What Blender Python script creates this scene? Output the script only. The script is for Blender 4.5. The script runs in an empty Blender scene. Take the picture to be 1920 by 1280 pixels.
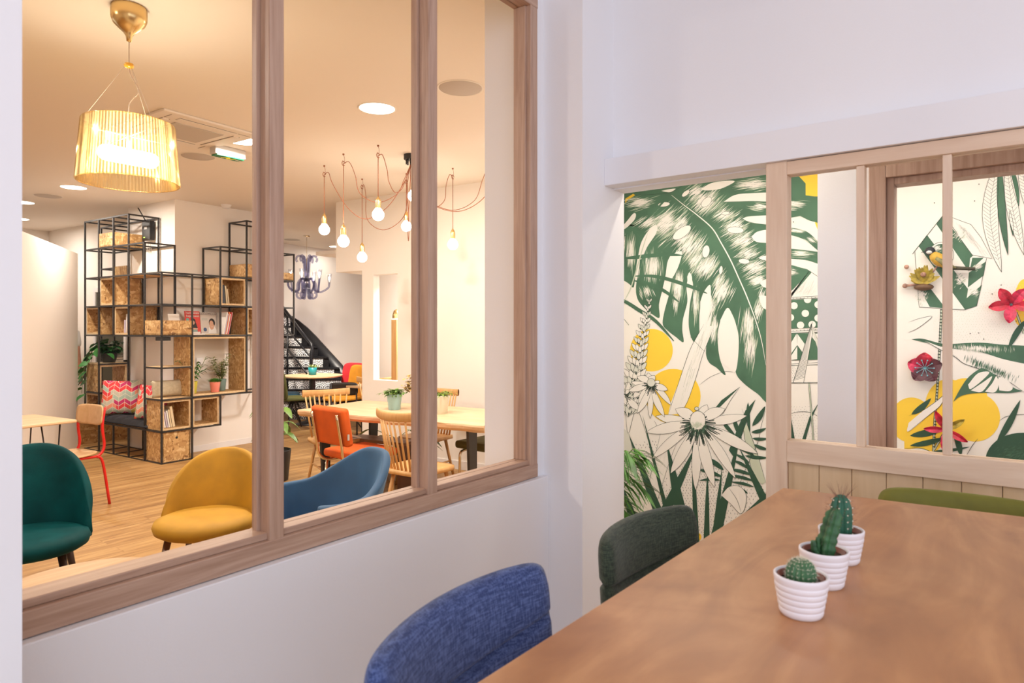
import bpy, bmesh, math, random
from math import sin, cos, pi, radians as R
from mathutils import Vector, Matrix, geometry
from mathutils import noise as mnoise
random.seed(7)
SC = bpy.context.scene
COL = SC.collection
# ------------------------------------------------------------------ camera
FPX, HY, H, YAW = 1251.6, 613.2, 1.5, 0.63945     # focal length (px of 1920), horizon row, eye height, heading
cam_d = bpy.data.cameras.new('camera'); cam = bpy.data.objects.new('camera', cam_d); COL.objects.link(cam)
cam.location = (0, 0, H); cam.rotation_euler = (pi/2, 0, YAW - pi/2)
cam_d.sensor_width = 36; cam_d.lens = FPX/1920*36; cam_d.shift_y = -(640-HY)/1920
cam_d.clip_start = .05; cam_d.clip_end = 60
cam_d.dof.use_dof = True; cam_d.dof.focus_distance = 4.6; cam_d.dof.aperture_fstop = 7.0
SC.camera = cam
# ------------------------------------------------------------------ colour management
SC.view_settings.view_transform = 'Standard'; SC.view_settings.look = 'None'
SC.view_settings.gamma = 1; SC.view_settings.use_curve_mapping = False
SC.view_settings.exposure = 0.0
SC.cycles.use_denoising = True
SC.cycles.max_bounces = 10; SC.cycles.transparent_max_bounces = 24
SC.cycles.diffuse_bounces = 6; SC.cycles.glossy_bounces = 4
SC.cycles.sample_clamp_indirect = 6
SC.cycles.caustics_reflective = False; SC.cycles.caustics_refractive = False
# ------------------------------------------------------------------ world: pale daylight entering the front room, left open behind the camera
W = bpy.data.worlds.new('daylight'); SC.world = W; W.use_nodes = True
W.node_tree.nodes['Background'].inputs[0].default_value = (0.83, 0.855, 0.98, 1)
W.node_tree.nodes['Background'].inputs[1].default_value = 1.62
def area(name, loc, size, power, color, rot=(0, 0, 0), shape='DISK', spread=pi, size_y=None):
    l = bpy.data.lights.new(name, 'AREA'); l.shape = shape; l.size = size; l.energy = power; l.color = color; l.spread = spread
    if size_y: l.size_y = size_y
    o = bpy.data.objects.new(name, l); COL.objects.link(o); o.location = loc; o.rotation_euler = rot
    return o
def point(name, loc, r, power, color):
    l = bpy.data.lights.new(name, 'POINT'); l.shadow_soft_size = r; l.energy = power; l.color = color
    o = bpy.data.objects.new(name, l); COL.objects.link(o); o.location = loc
    return o
WARM = (1.0, 0.76, 0.50)
WARM2 = (1.0, 0.895, 0.775)
area('daylight_fill', (-1.6, -1.9, 2.0), 2.6, 42, (.86, .90, 1.0), (R(72), 0, R(-48)), 'SQUARE')  # unseen area light, added to give the daylight a direction
def G2(i, j):                                     # far-room grid, turned 3 degrees, 35 cm cells
    a = R(2.98); return (3.570 + .35*(i*cos(a) - j*sin(a)), 7.429 + .35*(i*sin(a) + j*cos(a)))
CEIL = 3.0
def ray(px, py):
    t = (px-960)/FPX; c, s = cos(YAW), sin(YAW)
    return Vector((c+t*s, s-t*c, -(py-HY)/FPX))
def at(px, py, z):
    d = ray(px, py); k = (z-H)/d.z; return Vector((k*d.x, k*d.y, z))
def atd(px, py, dd):
    d = ray(px, py); return Vector((dd*d.x, dd*d.y, H+dd*d.z))
DOWNLIGHTS = [(707, 203), (455, 264), (138, 351), (42, 379), (35, 410), (630, 462)]
UNSEEN_DL = [(.3, 3.6), (.8, 6.2), (4.3, 3.0)]  # extra lamps out of view, added for the far room's bulk light
for k, (x, y) in enumerate([tuple(at(a, b, CEIL))[:2] for a, b in DOWNLIGHTS] + UNSEEN_DL):
    area('downlight_glow', (x, y, CEIL-.03), .2, 22 if k in (3, 4, 7, 8) else (8 if k == 5 else 47), WARM2)
area('passage_fill', (3.45, .35, 2.57), .12, 24, (1.0, .94, .84), (0, R(12), 0), 'RECTANGLE', pi, 3.2)  # unseen fill, added to light the mural evenly from top to bottom
area('passage_spot', (2.88, 1.02, 2.56), .06, 5.5, (1.0, .90, .76))
area('passage_spot', (2.78, 1.55, 2.57), .12, 9, (1.0, .92, .80), (0, R(25), 0))
# ------------------------------------------------------------------ material helpers
def new_mat(name):
    m = bpy.data.materials.new(name); m.use_nodes = True; nt = m.node_tree
    return m, nt, nt.nodes['Principled BSDF']
def N(nt, t, **kw):
    n = nt.nodes.new(t)
    for k, v in kw.items():
        if k in n.inputs: n.inputs[k].default_value = v
        else: setattr(n, k, v)
    return n
def L(nt, a, b): nt.links.new(a, b)
MATS = {}
def plain(name, col, rough=.5, metal=0, sheen=0, coat=0, noise=0, nscale=20, bump=0, bscale=200, emit=0, trans=0, sheen_tint=None):
    if name in MATS: return MATS[name]
    m, nt, p = new_mat(name)
    p.inputs['Base Color'].default_value = (*col, 1); p.inputs['Roughness'].default_value = rough; p.inputs['Metallic'].default_value = metal
    if sheen:
        p.inputs['Sheen Weight'].default_value = sheen; p.inputs['Sheen Roughness'].default_value = .35
        p.inputs['Sheen Tint'].default_value = (*(sheen_tint or col), 1)
    p.inputs['Coat Weight'].default_value = coat
    p.inputs['Transmission Weight'].default_value = trans
    if emit:
        p.inputs['Emission Color'].default_value = (*col, 1); p.inputs['Emission Strength'].default_value = emit
    tc = N(nt, 'ShaderNodeTexCoord')
    if noise:
        n = N(nt, 'ShaderNodeTexNoise', Scale=nscale, Detail=4.0); L(nt, tc.outputs['Object'], n.inputs['Vector'])
        r = N(nt, 'ShaderNodeMapRange'); r.inputs[1].default_value = .3; r.inputs[2].default_value = .7
        r.inputs[3].default_value = 1-noise; r.inputs[4].default_value = 1+noise; L(nt, n.outputs['Fac'], r.inputs[0])
        v = N(nt, 'ShaderNodeVectorMath', operation='SCALE'); v.inputs[0].default_value = col; L(nt, r.outputs[0], v.inputs['Scale'])
        L(nt, v.outputs[0], p.inputs['Base Color'])
    if bump:
        n = N(nt, 'ShaderNodeTexNoise', Scale=bscale, Detail=3.0); L(nt, tc.outputs['Object'], n.inputs['Vector'])
        b = N(nt, 'ShaderNodeBump', Strength=bump, Distance=.01); L(nt, n.outputs['Fac'], b.inputs['Height']); L(nt, b.outputs[0], p.inputs['Normal'])
    MATS[name] = m; return m
def wood(name, c1, c2, axis='Z', scale=1.0, rough=.5, stretch=14, world=False, dist=1.2, bump=.05):
    """grain streaks running along AXIS"""
    if name in MATS: return MATS[name]
    m, nt, p = new_mat(name); p.inputs['Roughness'].default_value = rough
    tc = N(nt, 'ShaderNodeTexCoord'); mp = N(nt, 'ShaderNodeMapping')
    s = [stretch*scale]*3; s['XYZ'.index(axis)] = .8*scale
    mp.inputs['Scale'].default_value = s; L(nt, tc.outputs['Object'], mp.inputs['Vector'])
    n = N(nt, 'ShaderNodeTexNoise', Scale=1.6, Detail=6.0, Distortion=dist); L(nt, mp.outputs[0], n.inputs['Vector'])
    n2 = N(nt, 'ShaderNodeTexNoise', Scale=9.0, Detail=3.0); L(nt, mp.outputs[0], n2.inputs['Vector'])
    a = N(nt, 'ShaderNodeMath', operation='MULTIPLY_ADD'); a.inputs[1].default_value = .35; L(nt, n2.outputs['Fac'], a.inputs[0]); L(nt, n.outputs['Fac'], a.inputs[2])
    cr = N(nt, 'ShaderNodeValToRGB'); cr.color_ramp.elements[0].position = .45; cr.color_ramp.elements[1].position = .9
    cr.color_ramp.elements[0].color = (*c1, 1); cr.color_ramp.elements[1].color = (*c2, 1)
    L(nt, a.outputs[0], cr.inputs[0]); L(nt, cr.outputs[0], p.inputs['Base Color'])
    if bump:
        b = N(nt, 'ShaderNodeBump', Strength=bump, Distance=.004); L(nt, n2.outputs['Fac'], b.inputs['Height']); L(nt, b.outputs[0], p.inputs['Normal'])
    MATS[name] = m; return m
def osb():
    m, nt, p = new_mat('osb_board'); p.inputs['Roughness'].default_value = .6
    tc = N(nt, 'ShaderNodeTexCoord')
    cols = []
    for k, (sc, rot) in enumerate((((18, 85, 34), .4), ((75, 17, 34), -.7))):
        mp = N(nt, 'ShaderNodeMapping'); mp.inputs['Scale'].default_value = sc; mp.inputs['Rotation'].default_value = (rot, rot*.7, rot)
        L(nt, tc.outputs['Object'], mp.inputs['Vector'])
        dn = N(nt, 'ShaderNodeTexNoise', Scale=1.3, Detail=1.0); L(nt, mp.outputs[0], dn.inputs['Vector'])
        ad = N(nt, 'ShaderNodeMixRGB', blend_type='ADD', Fac=.6); L(nt, mp.outputs[0], ad.inputs[1]); L(nt, dn.outputs['Color'], ad.inputs[2])
        v = N(nt, 'ShaderNodeTexVoronoi', Scale=1.0); L(nt, ad.outputs[0], v.inputs['Vector'])
        sp = N(nt, 'ShaderNodeSeparateColor'); L(nt, v.outputs['Color'], sp.inputs[0])
        cols.append(sp)
    mx = N(nt, 'ShaderNodeMath', operation='GREATER_THAN'); mx.inputs[1].default_value = .5; L(nt, cols[0].outputs[1], mx.inputs[0])
    mi = N(nt, 'ShaderNodeMixRGB'); L(nt, mx.outputs[0], mi.inputs[0]); L(nt, cols[0].outputs[0], mi.inputs[1]); L(nt, cols[1].outputs[0], mi.inputs[2])
    cr = N(nt, 'ShaderNodeValToRGB'); e = cr.color_ramp.elements
    e[0].position = 0; e[0].color = (.20, .095, .032, 1); e[1].position = 1; e[1].color = (.72, .52, .27, 1)
    for pos, c in ((.07, (.38, .20, .070)), (.5, (.51, .305, .120)), (.8, (.60, .38, .17))):
        q = e.new(pos); q.color = (*c, 1)
    L(nt, mi.outputs[0], cr.inputs[0]); L(nt, cr.outputs[0], p.inputs['Base Color'])
    MATS['osb'] = m; return m
def glass_pane(name, tint=(1, 1, 1), refl=.9, rough=0.0, base=.002, edge=.30):
    m, nt, p = new_mat(name); nt.nodes.remove(p)
    out = nt.nodes['Material Output']; t = N(nt, 'ShaderNodeBsdfTransparent'); t.inputs[0].default_value = (*tint, 1)
    g = N(nt, 'ShaderNodeBsdfGlossy', Roughness=rough); g.inputs[0].default_value = (refl, refl, refl, 1)
    lw = N(nt, 'ShaderNodeLayerWeight', Blend=.5); pw = N(nt, 'ShaderNodeMath', operation='POWER'); pw.inputs[1].default_value = 4.5; L(nt, lw.outputs['Facing'], pw.inputs[0])
    f = N(nt, 'ShaderNodeMath', operation='MULTIPLY_ADD'); f.inputs[1].default_value = edge; f.inputs[2].default_value = base; L(nt, pw.outputs[0], f.inputs[0]); x = N(nt, 'ShaderNodeMixShader')
    L(nt, f.outputs[0], x.inputs[0]); L(nt, t.outputs[0], x.inputs[1]); L(nt, g.outputs[0], x.inputs[2]); L(nt, x.outputs[0], out.inputs[0])
    MATS[name] = m; return m
# ------------------------------------------------------------------ mesh helpers
class MB:
    """collects shapes in one bmesh, then links them as ONE object"""
    def __init__(s): s.b = bmesh.new(); s.M = Matrix()
    def at(s, loc=(0, 0, 0), rz=0, rx=0, ry=0):
        s.M = Matrix.Translation(loc) @ Matrix.Rotation(rz, 4, 'Z') @ Matrix.Rotation(ry, 4, 'Y') @ Matrix.Rotation(rx, 4, 'X'); return s
    def v(s, p): return s.b.verts.new(s.M @ Vector(p))
    def f(s, vs, smooth=False):
        try: q = s.b.faces.new(vs); q.smooth = smooth; return q
        except ValueError: return None
    def box(s, x0, x1, y0, y1, z0, z1, bev=0, seg=2, smooth=None):
        vs = [s.v((x, y, z)) for x in (x0, x1) for y in (y0, y1) for z in (z0, z1)]
        fs = [s.f([vs[i] for i in q]) for q in ((0, 1, 3, 2), (4, 6, 7, 5), (0, 4, 5, 1), (2, 3, 7, 6), (0, 2, 6, 4), (1, 5, 7, 3))]
        if bev:
            es = {e for f in fs for e in f.edges}
            r = bmesh.ops.bevel(s.b, geom=list(es), offset=bev, segments=seg, affect='EDGES', profile=.5)
            if smooth or (smooth is None and bev > .006):
                for f in r['faces']: f.smooth = True
        return s
    def tube(s, pts, r, n=8, cap=True, closed=False, smooth=True):
        pts = [Vector(p) for p in pts]; rs = r if isinstance(r, (list, tuple)) else [r]*len(pts); rings = []
        up = Vector((0, 0, 1)); prev = None
        for i, p in enumerate(pts):
            a = pts[i-1] if i > 0 or closed else p; b = pts[(i+1) % len(pts)] if i < len(pts)-1 or closed else p
            d = (b-a).normalized()
            if prev is None:
                u = d.cross(up) if abs(d.z) < .95 else d.cross(Vector((1, 0, 0)))
            else: u = prev - d*prev.dot(d)
            u.normalize(); prev = u; w = d.cross(u)
            rings.append([s.v(p + u*cos(2*pi*k/n)*rs[i] + w*sin(2*pi*k/n)*rs[i]) for k in range(n)])
        m = len(rings)
        for i in range(m if closed else m-1):
            A, B = rings[i], rings[(i+1) % m]
            for k in range(n): s.f([A[k], A[(k+1) % n], B[(k+1) % n], B[k]], smooth)
        if cap and not closed: s.f(rings[0][::-1]); s.f(rings[-1])
        return s
    def lathe(s, prof, n=32, smooth=True, cap0=False, cap1=False, mod=None):
        rings = []
        for (r, z) in prof:
            rings.append([s.v((r*(mod(k, n) if mod else 1)*cos(2*pi*k/n), r*(mod(k, n) if mod else 1)*sin(2*pi*k/n), z)) for k in range(n)])
        for A, B in zip(rings, rings[1:]):
            for k in range(n): s.f([A[k], A[(k+1) % n], B[(k+1) % n], B[k]], smooth)
        if cap0: s.f(rings[0][::-1])
        if cap1: s.f(rings[-1])
        return s
    def grid(s, fn, nu, nv, smooth=True, closed_u=False):
        g = [[s.v(fn(i/nu, j/nv)) for j in range(nv+1)] for i in range(nu+(0 if closed_u else 1))]
        for i in range(nu):
            for j in range(nv):
                a, b = g[i], g[(i+1) % len(g)]; s.f([a[j], b[j], b[j+1], a[j+1]], smooth)
        return s
    def prism(s, poly, z0, z1, bev=0, smooth=False):
        a = [s.v((x, y, z0)) for x, y in poly]; b = [s.v((x, y, z1)) for x, y in poly]; n = len(poly)
        s.f(a[::-1]); s.f(b)
        for k in range(n): s.f([a[k], a[(k+1) % n], b[(k+1) % n], b[k]], smooth)
        return s
    def sphere(s, c, r, n=12, sc=(1, 1, 1)):
        c = Vector(c); rings = []
        for i in range(1, n//2):
            t = pi*i/(n//2); rings.append([s.v(c + Vector((r*sin(t)*cos(2*pi*k/n)*sc[0], r*sin(t)*sin(2*pi*k/n)*sc[1], r*cos(t)*sc[2]))) for k in range(n)])
        t0 = s.v(c + Vector((0, 0, r*sc[2]))); t1 = s.v(c - Vector((0, 0, r*sc[2])))
        for k in range(n): s.f([t0, rings[0][k], rings[0][(k+1) % n]], True); s.f([t1, rings[-1][(k+1) % n], rings[-1][k]], True)
        for A, B in zip(rings, rings[1:]):
            for k in range(n): s.f([A[k], B[k], B[(k+1) % n], A[(k+1) % n]], True)
        return s
    def build(s, name, mat, parent=None, label=None, fix=True):
        if fix: bmesh.ops.recalc_face_normals(s.b, faces=s.b.faces)
        me = bpy.data.meshes.new(name); s.b.to_mesh(me); s.b.free()
        for m in (mat if isinstance(mat, (list, tuple)) else [mat]): me.materials.append(m)
        o = bpy.data.objects.new(name, me); COL.objects.link(o)
        if parent: o.parent = parent
        if label: o['label'] = label
        return o
def thing(name, label, cat, loc=(0, 0, 0), rz=0, group=None):
    o = bpy.data.objects.new(name, None); COL.objects.link(o); o.location = loc; o.rotation_euler = (0, 0, rz)
    o.empty_display_size = .1
    return tag(o, label, cat, group)
def tag(o, label, cat, group=None, kind=None):
    o['label'] = label; o['category'] = cat
    if group: o['group'] = group
    if kind: o['kind'] = kind
    return o
def struct(o): o['kind'] = 'structure'; return o
def copy_tree(root, loc, rz, label, group=None):
    c = root.copy(); COL.objects.link(c); c.location = loc; c.rotation_euler = (0, 0, rz); c['label'] = label
    if group: c['group'] = group
    for ch in root.children:
        d = ch.copy(); COL.objects.link(d); d.parent = c
        for g in ch.children:
            e = g.copy(); COL.objects.link(e); e.parent = d
    return c
def solid(o, th, sub=0, off=0, bev=0):
    if th: m = o.modifiers.new('solid', 'SOLIDIFY'); m.thickness = th; m.offset = off
    if bev: m = o.modifiers.new('bev', 'BEVEL'); m.width = bev; m.segments = 3; m.limit_method = 'ANGLE'
    if sub: m = o.modifiers.new('sub', 'SUBSURF'); m.levels = sub; m.render_levels = sub
    return o
def sm(t): t = max(0, min(1, t)); return t*t*(3-2*t)
def curve_pts(pts, n=6):
    """Catmull-Rom through PTS"""
    P = [Vector(p) for p in pts]; P = [P[0]*2-P[1]] + P + [P[-1]*2-P[-2]]; out = []
    for i in range(1, len(P)-2):
        for k in range(n):
            t = k/n; a, b, c, d = P[i-1:i+3]
            out.append(.5*((2*b) + (c-a)*t + (2*a-5*b+4*c-d)*t*t + (3*b-a-3*c+d)*t**3))
    return out + [P[-2]]
def text_mesh(name, txt, size, mat, parent, M, extrude=.0005):
    cu = bpy.data.curves.new(name, 'FONT'); cu.body = txt; cu.size = size; cu.extrude = extrude; cu.align_x = 'CENTER'
    t = bpy.data.objects.new(name, cu); COL.objects.link(t)
    me = bpy.data.meshes.new_from_object(t); bpy.data.objects.remove(t)
    me.transform(M); me.materials.append(mat)
    o = bpy.data.objects.new(name, me); COL.objects.link(o); o.parent = parent; return o
# ================================================================== materials
wall_white = plain('wall_paint', (.82, .815, .835), .75, bump=.03, bscale=120)
wall_warm = plain('wall_paint_warm', (.84, .80, .755), .75, bump=.02, bscale=120)
ceil_mat = plain('ceiling_paint', (.80, .735, .665), .8)
oak = wood('oak_frame', (.37, .225, .155), (.54, .365, .27), 'Z', 1.4, .5)
oak_x = wood('oak_frame_along', (.37, .225, .155), (.54, .365, .27), 'X', 1.4, .5)
pine = wood('pine_z', (.66, .47, .33), (.78, .61, .46), 'Z', 1.0, .45, 10)
pine_y = wood('pine_y', (.66, .47, .33), (.78, .61, .46), 'Y', 1.0, .45, 10)
pine_panel = wood('pine_board', (.58, .40, .22), (.69, .51, .32), 'Z', .7, .5, 8)
black_metal = plain('black_steel', (.022, .02, .02), .45)
light_wood = wood('light_wood', (.60, .39, .21), (.72, .51, .30), 'X', .8, .45, 9)
edge_wood = plain('board_edge', (.70, .50, .28), .6, noise=.12, nscale=60)
beech = wood('beech', (.52, .28, .10), (.66, .40, .17), 'Z', 1.0, .4, 9)
brass = plain('brass', (.78, .56, .25), .25, 1)
chrome = plain('brassy_chrome', (.72, .62, .46), .18, 1)
black_plastic = plain('black_plastic', (.015, .015, .016), .4)
white_gloss = plain('white_lacquer', (.80, .79, .80), .35)
OSB = osb()
GLASS = glass_pane('window_glass')
# floor: oak-look planks along x
def floor_mat():
    m, nt, p = new_mat('floor_planks'); p.inputs['Roughness'].default_value = .5
    tc = N(nt, 'ShaderNodeTexCoord'); br = N(nt, 'ShaderNodeTexBrick', Scale=1.0)
    br.inputs['Brick Width'].default_value = 1.25; br.inputs['Row Height'].default_value = .125; br.inputs['Mortar Size'].default_value = .0016
    br.inputs['Color1'].default_value = (.45, .45, .45, 1); br.inputs['Color2'].default_value = (.62, .62, .62, 1); br.inputs['Mortar'].default_value = (.25, .25, .25, 1)
    br.offset = .37; L(nt, tc.outputs['Object'], br.inputs['Vector'])
    mp = N(nt, 'ShaderNodeMapping'); mp.inputs['Scale'].default_value = (1.3, 15, 1); L(nt, tc.outputs['Object'], mp.inputs['Vector'])
    off = N(nt, 'ShaderNodeVectorMath', operation='SCALE', Scale=9.0); L(nt, br.outputs['Color'], off.inputs[0])
    ad = N(nt, 'ShaderNodeVectorMath', operation='ADD'); L(nt, mp.outputs[0], ad.inputs[0]); L(nt, off.outputs[0], ad.inputs[1])
    n = N(nt, 'ShaderNodeTexNoise', Scale=1.4, Detail=6.0, Distortion=.9); L(nt, ad.outputs[0], n.inputs['Vector'])
    a = N(nt, 'ShaderNodeMath', operation='MULTIPLY_ADD'); a.inputs[1].default_value = .9; L(nt, n.outputs['Fac'], a.inputs[0])
    sp = N(nt, 'ShaderNodeSeparateColor'); L(nt, br.outputs['Color'], sp.inputs[0]); m2 = N(nt, 'ShaderNodeMath', operation='MULTIPLY'); m2.inputs[1].default_value = .45
    L(nt, sp.outputs[0], m2.inputs[0]); L(nt, m2.outputs[0], a.inputs[2])
    cr = N(nt, 'ShaderNodeValToRGB'); e = cr.color_ramp.elements; e[0].position = .45; e[0].color = (.19, .085, .024, 1); e[1].position = .95; e[1].color = (.56, .355, .145, 1)
    q = e.new(.68); q.color = (.39, .215, .072, 1)
    L(nt, a.outputs[0], cr.inputs[0]); L(nt, cr.outputs[0], p.inputs['Base Color'])
    return m
# ================================================================== the setting
YW = 1.5
b = MB(); b.box(-4, 13.5, -4, 15, -.1, 0); fl = struct(b.build('floor', floor_mat())); 
# window wall (front room | far room)
b = MB(); b.box(-3.0, 2.225, 1.5, 1.6, 0, .911); b.box(-3.0, 2.225, 1.470, 1.5, 0, .909, .003)
b.box(-3.0, 2.225, 1.5, 1.6, 2.795, 3.4); b.box(2.176, 2.225, 1.5, 1.6, .911, 2.795); b.box(-3.0, -.60, 1.5, 1.6, .911, 2.795)
struct(b.build('wall_left', wall_white))
b = MB(); b.box(2.225, 2.571, 1.3165, 1.80, 0, 3.4); struct(b.build('wall_pillar', wall_white))
b = MB(); b.box(-.6, .372, 1.21, 1.482, 0, 3.4); struct(b.build('wall_near', wall_white))
# dropped beam, wall over the opening
b = MB(); b.box(2.398, 2.4756, -3, 1.3165, 2.074, 2.182, .002); struct(b.build('trim_1', plain('beam_paint', (.80, .79, .81), .6)))
b = MB(); b.box(2.4756, 2.571, -3, 1.3165, 2.070, 3.4); struct(b.build('wall_front', wall_white))
b = MB(); b.box(-2.2, 2.571, -3, 1.6, 3.4, 3.5); struct(b.build('ceiling', wall_white))
# passage behind the opening
b = MB(); b.box(4.11, 4.22, -2.0, 2.13, 0, 2.6); struct(b.build('wall_back', plain('mural_ground', (.86, .825, .765), .7)))
b = MB(); b.prism([(2.571, -2.0), (4.22, -2.0), (4.22, 2.15), (2.571, 1.79)], 2.6, 2.7); struct(b.build('ceiling_passage', wall_warm))
b = MB(); b.box(2.571, 4.11, -2.0, -1.9, 0, 2.6); struct(b.build('wall_passage', wall_warm))
b = MB(); b.box(3.0, 3.09, .448, .640, 0, 2.6); b.box(3.0, 3.09, -1.9, .448, 0, .6); b.box(3.0, 3.09, -1.9, .448, 2.149, 2.6)
struct(b.build('wall_inner', wall_white))
f = MB(); f.box(3.0-.012, 3.10, .388, .448, .6, 2.149, .003); f.box(3.0+.01, 3.10, .362, .388, .6, 2.095, .003)
f.box(3.0-.012, 3.10, -1.0, .388, 2.089, 2.149, .003); f.box(3.0+.01, 3.10, -1.0, .362, 2.063, 2.089, .003)
f.box(3.0-.012, 3.10, -1.0, .388, .6, .67, .003)
w2 = struct(f.build('window_2', oak)); g = MB(); g.box(3.05, 3.056, -1.0, .362, .67, 2.063); g.build('pane', GLASS, w2)
# far room shell
def wallseg(name, p, q, z0, z1, th, mat=wall_warm, side=1):
    p = Vector(p[:2]); q = Vector(q[:2]); d = (q-p).normalized(); n = Vector((-d.y, d.x))*th*side
    b = MB(); b.prism([tuple(p), tuple(q), tuple(q+n), tuple(p+n)], z0, z1); return struct(b.build(name, mat))
b = MB(); b.box(-3.1, 13, 1.6, 14.5, CEIL, CEIL+.1); struct(b.build('ceiling_far', ceil_mat))
b = MB(); b.prism([(2.45, 1.80), (2.571, 1.80), (4.22, 2.16), (6.0, 2.25), (6.0, 2.33), (4.2, 2.24), (2.45, 1.88)], 0, CEIL); struct(b.build('wall_divider', wall_warm))
WA, WB = Vector((5.171, 6.48)), Vector((5.352, 4.344)); wd = (WB-WA).normalized()
wn = Vector((-wd.y, wd.x))
if wn.x < 0: wn = -wn
P684 = WA + wd*.43                                    # end of the lower wall beside the stairs
# wall with the tall recess: pieces around the opening
def on_wall(px):
    d = ray(px, 600); A = WA; # intersect ray with wall line
    k = (A.x*wd.y - A.y*wd.x)/(d.x*wd.y - d.y*wd.x); return (Vector((k*d.x, k*d.y)) - A).dot(wd)
s700, s745, sEnd = on_wall(700), on_wall(745.5), 4.6
def zw(px, py):
    d = ray(px, py); k = (WA.x*wd.y - WA.y*wd.x)/(d.x*wd.y - d.y*wd.x); return H + k*d.z
zt, zb = zw(722, 513.5), zw(722, 713)
b = MB()
def slab(s0, s1, z0, z1, t0=0, t1=.1):
    a, c = WA+wd*s0, WA+wd*s1
    b.prism([tuple(a+wn*t0), tuple(c+wn*t0), tuple(c+wn*t1), tuple(a+wn*t1)], z0, z1)
slab(.43, s700, 0, 2.16); slab(s745, sEnd, 0, 2.16); slab(s700, s745, 0, zb); slab(s700, s745, zt, 2.16)
slab(0, sEnd, 2.16, CEIL, 0, .45)
struct(b.build('wall_right', wall_warm))
b = MB(); slab(-.85, s745+1.2, 0, 2.5, 1.3, 1.4); struct(b.build('wall_alcove', wall_warm))
b = MB(); slab(-.85, 3.2, 2.45, 2.5, .45, 1.3); slab(.43, 3.2, 2.45, 2.5, .1, .45); struct(b.build('ceiling_alcove', wall_warm))
b = MB(); slab(s745, sEnd, 0, .09, -.012, 0); struct(b.build('baseboard_right', white_gloss))
# stair hall wall
wallseg('wall_stairs', (5.2, 10.30), (12.0, 10.88), 0, 5.2, .12)
wallseg('wall_hall', (12.0, 10.9), (11.4, 4.0), 0, 5.2, .12, side=1)
# pillar block behind the shelving and the long wall left of it
def gpoly(name, i0, i1, j0, j1, z1=CEIL, mat=wall_warm):
    b = MB(); b.prism([G2(i0, j0), G2(i1, j0), G2(i1, j1), G2(i0, j1)], 0, z1); return struct(b.build(name, mat))
gpoly('wall_shelving', 1.06, 4.96, 1.12, 4.15)
gpoly('wall_long', 2.12, 2.5, 4.15, 20)
gpoly('wall_end', -12, 2.12, 13.2, 13.6)
wallseg('wall_side', (-3.0, 1.6), (-3.0, 14), 0, CEIL, .1)
wallseg('wall_oblique', (2.02, 6.97), (3.345, 9.035), 0, 2.39, .12, side=1)
wallseg('baseboard_shelving', G2(1.06, 1.10), G2(4.96, 1.10), 0, .07, .02, white_gloss, side=1)
# door in the long wall
dj = 8.9
p0 = Vector(G2(2.10, dj)); p1 = Vector(G2(2.10, dj-2.4)); dd = (p1-p0).normalized(); dn = Vector((-dd.y, dd.x));
if dn.x > 0: dn = -dn
def dslab(bb, s0, s1, z0, z1, t): a, c = p0+dd*s0, p0+dd*s1; bb.prism([tuple(a), tuple(c), tuple(c+dn*t), tuple(a+dn*t)], z0, z1)
b = MB(); dslab(b, .06, .86, 0, 2.0, .012); door = struct(b.build('door_1', plain('dark_door', (.06, .055, .03), .5)))
b = MB(); dslab(b, 0, .06, 0, 2.06, .03); dslab(b, .86, .92, 0, 2.06, .03); dslab(b, .06, .86, 2.0, 2.06, .03); b.build('door_frame', white_gloss, door)
# ---- window_1: oak frame in the window wall
f = MB()
f.box(-.6, 2.176, 1.490, 1.570, .911, .963, .003); f.box(-.6, 2.172, 1.503, 1.572, .963, .981, .003)
f.box(-.6, 2.176, 1.490, 1.570, 2.755, 2.80, .003)
w1 = struct(f.build('window_1', oak_x))
f = MB(); f.box(2.128, 2.176, 1.492, 1.568, .955, 2.76, .003); f.box(2.118, 2.128, 1.512, 1.568, .981, 2.755, .002); f.build('jamb', oak, w1)
for xc in (.030, 1.0055, 1.579):
    f = MB(); f.box(xc-.0215, xc+.0215, 1.492, 1.535, .955, 2.76, .004); f.box(xc-.0215, xc+.0215, 1.5365, 1.572, .963, 2.76, .003)
    f.box(xc-.030, xc+.030, 1.535, 1.552, .975, 2.755, .002); f.build('mullion', oak, w1)
for x0, x1 in ((.051, .984), (1.027, 1.558), (1.600, 2.118)):
    g = MB(); g.box(x0, x1, 1.541, 1.546, .981, 2.755); g.build('pane', GLASS, w1)
# ---- glazed pine partition under the beam
pt = thing('glazed_partition', 'pine framed glazed screen with a boarded lower half, standing under the white beam', 'partition', (2.415, .65, 0))
def pb(name, mat, boxes, bev=.002):
    b = MB()
    for q in boxes: b.box(*q, bev)
    return b.build(name, mat, pt)
pb('post', pine, [(0, .062, -.036, .034, 0, 2.074)])
pb('top_rail', pine_y, [(0, .055, -3.0, -.036, 2.026, 2.072)])
pb('middle_rail', pine_y, [(-.002, .056, -3.0, -.036, 1.036, 1.110)])
for y in (.387, .150, -.09, -.33): pb('mullion', pine, [(.006, .05, y-.012-.65, y+.012-.65, 1.11, 2.026)])
for y0, y1 in ((.399, .614), (.162, .375), (-.078, .138), (-.318, -.102), (-2.3, -.342)):
    b = MB(); b.box(.026, .031, y0-.65, y1-.65, 1.11, 2.026); b.build('pane', GLASS, pt)
b = MB()
for k in range(22): b.box(.016, .034, -.036-.1*(k+1)+.0008, -.036-.1*k-.0008, .02, 1.036, .0015, 1)
b.box(.033, .037, -2.24, -.036, .02, 1.036); b.build('panel', pine_panel, pt)
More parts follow.
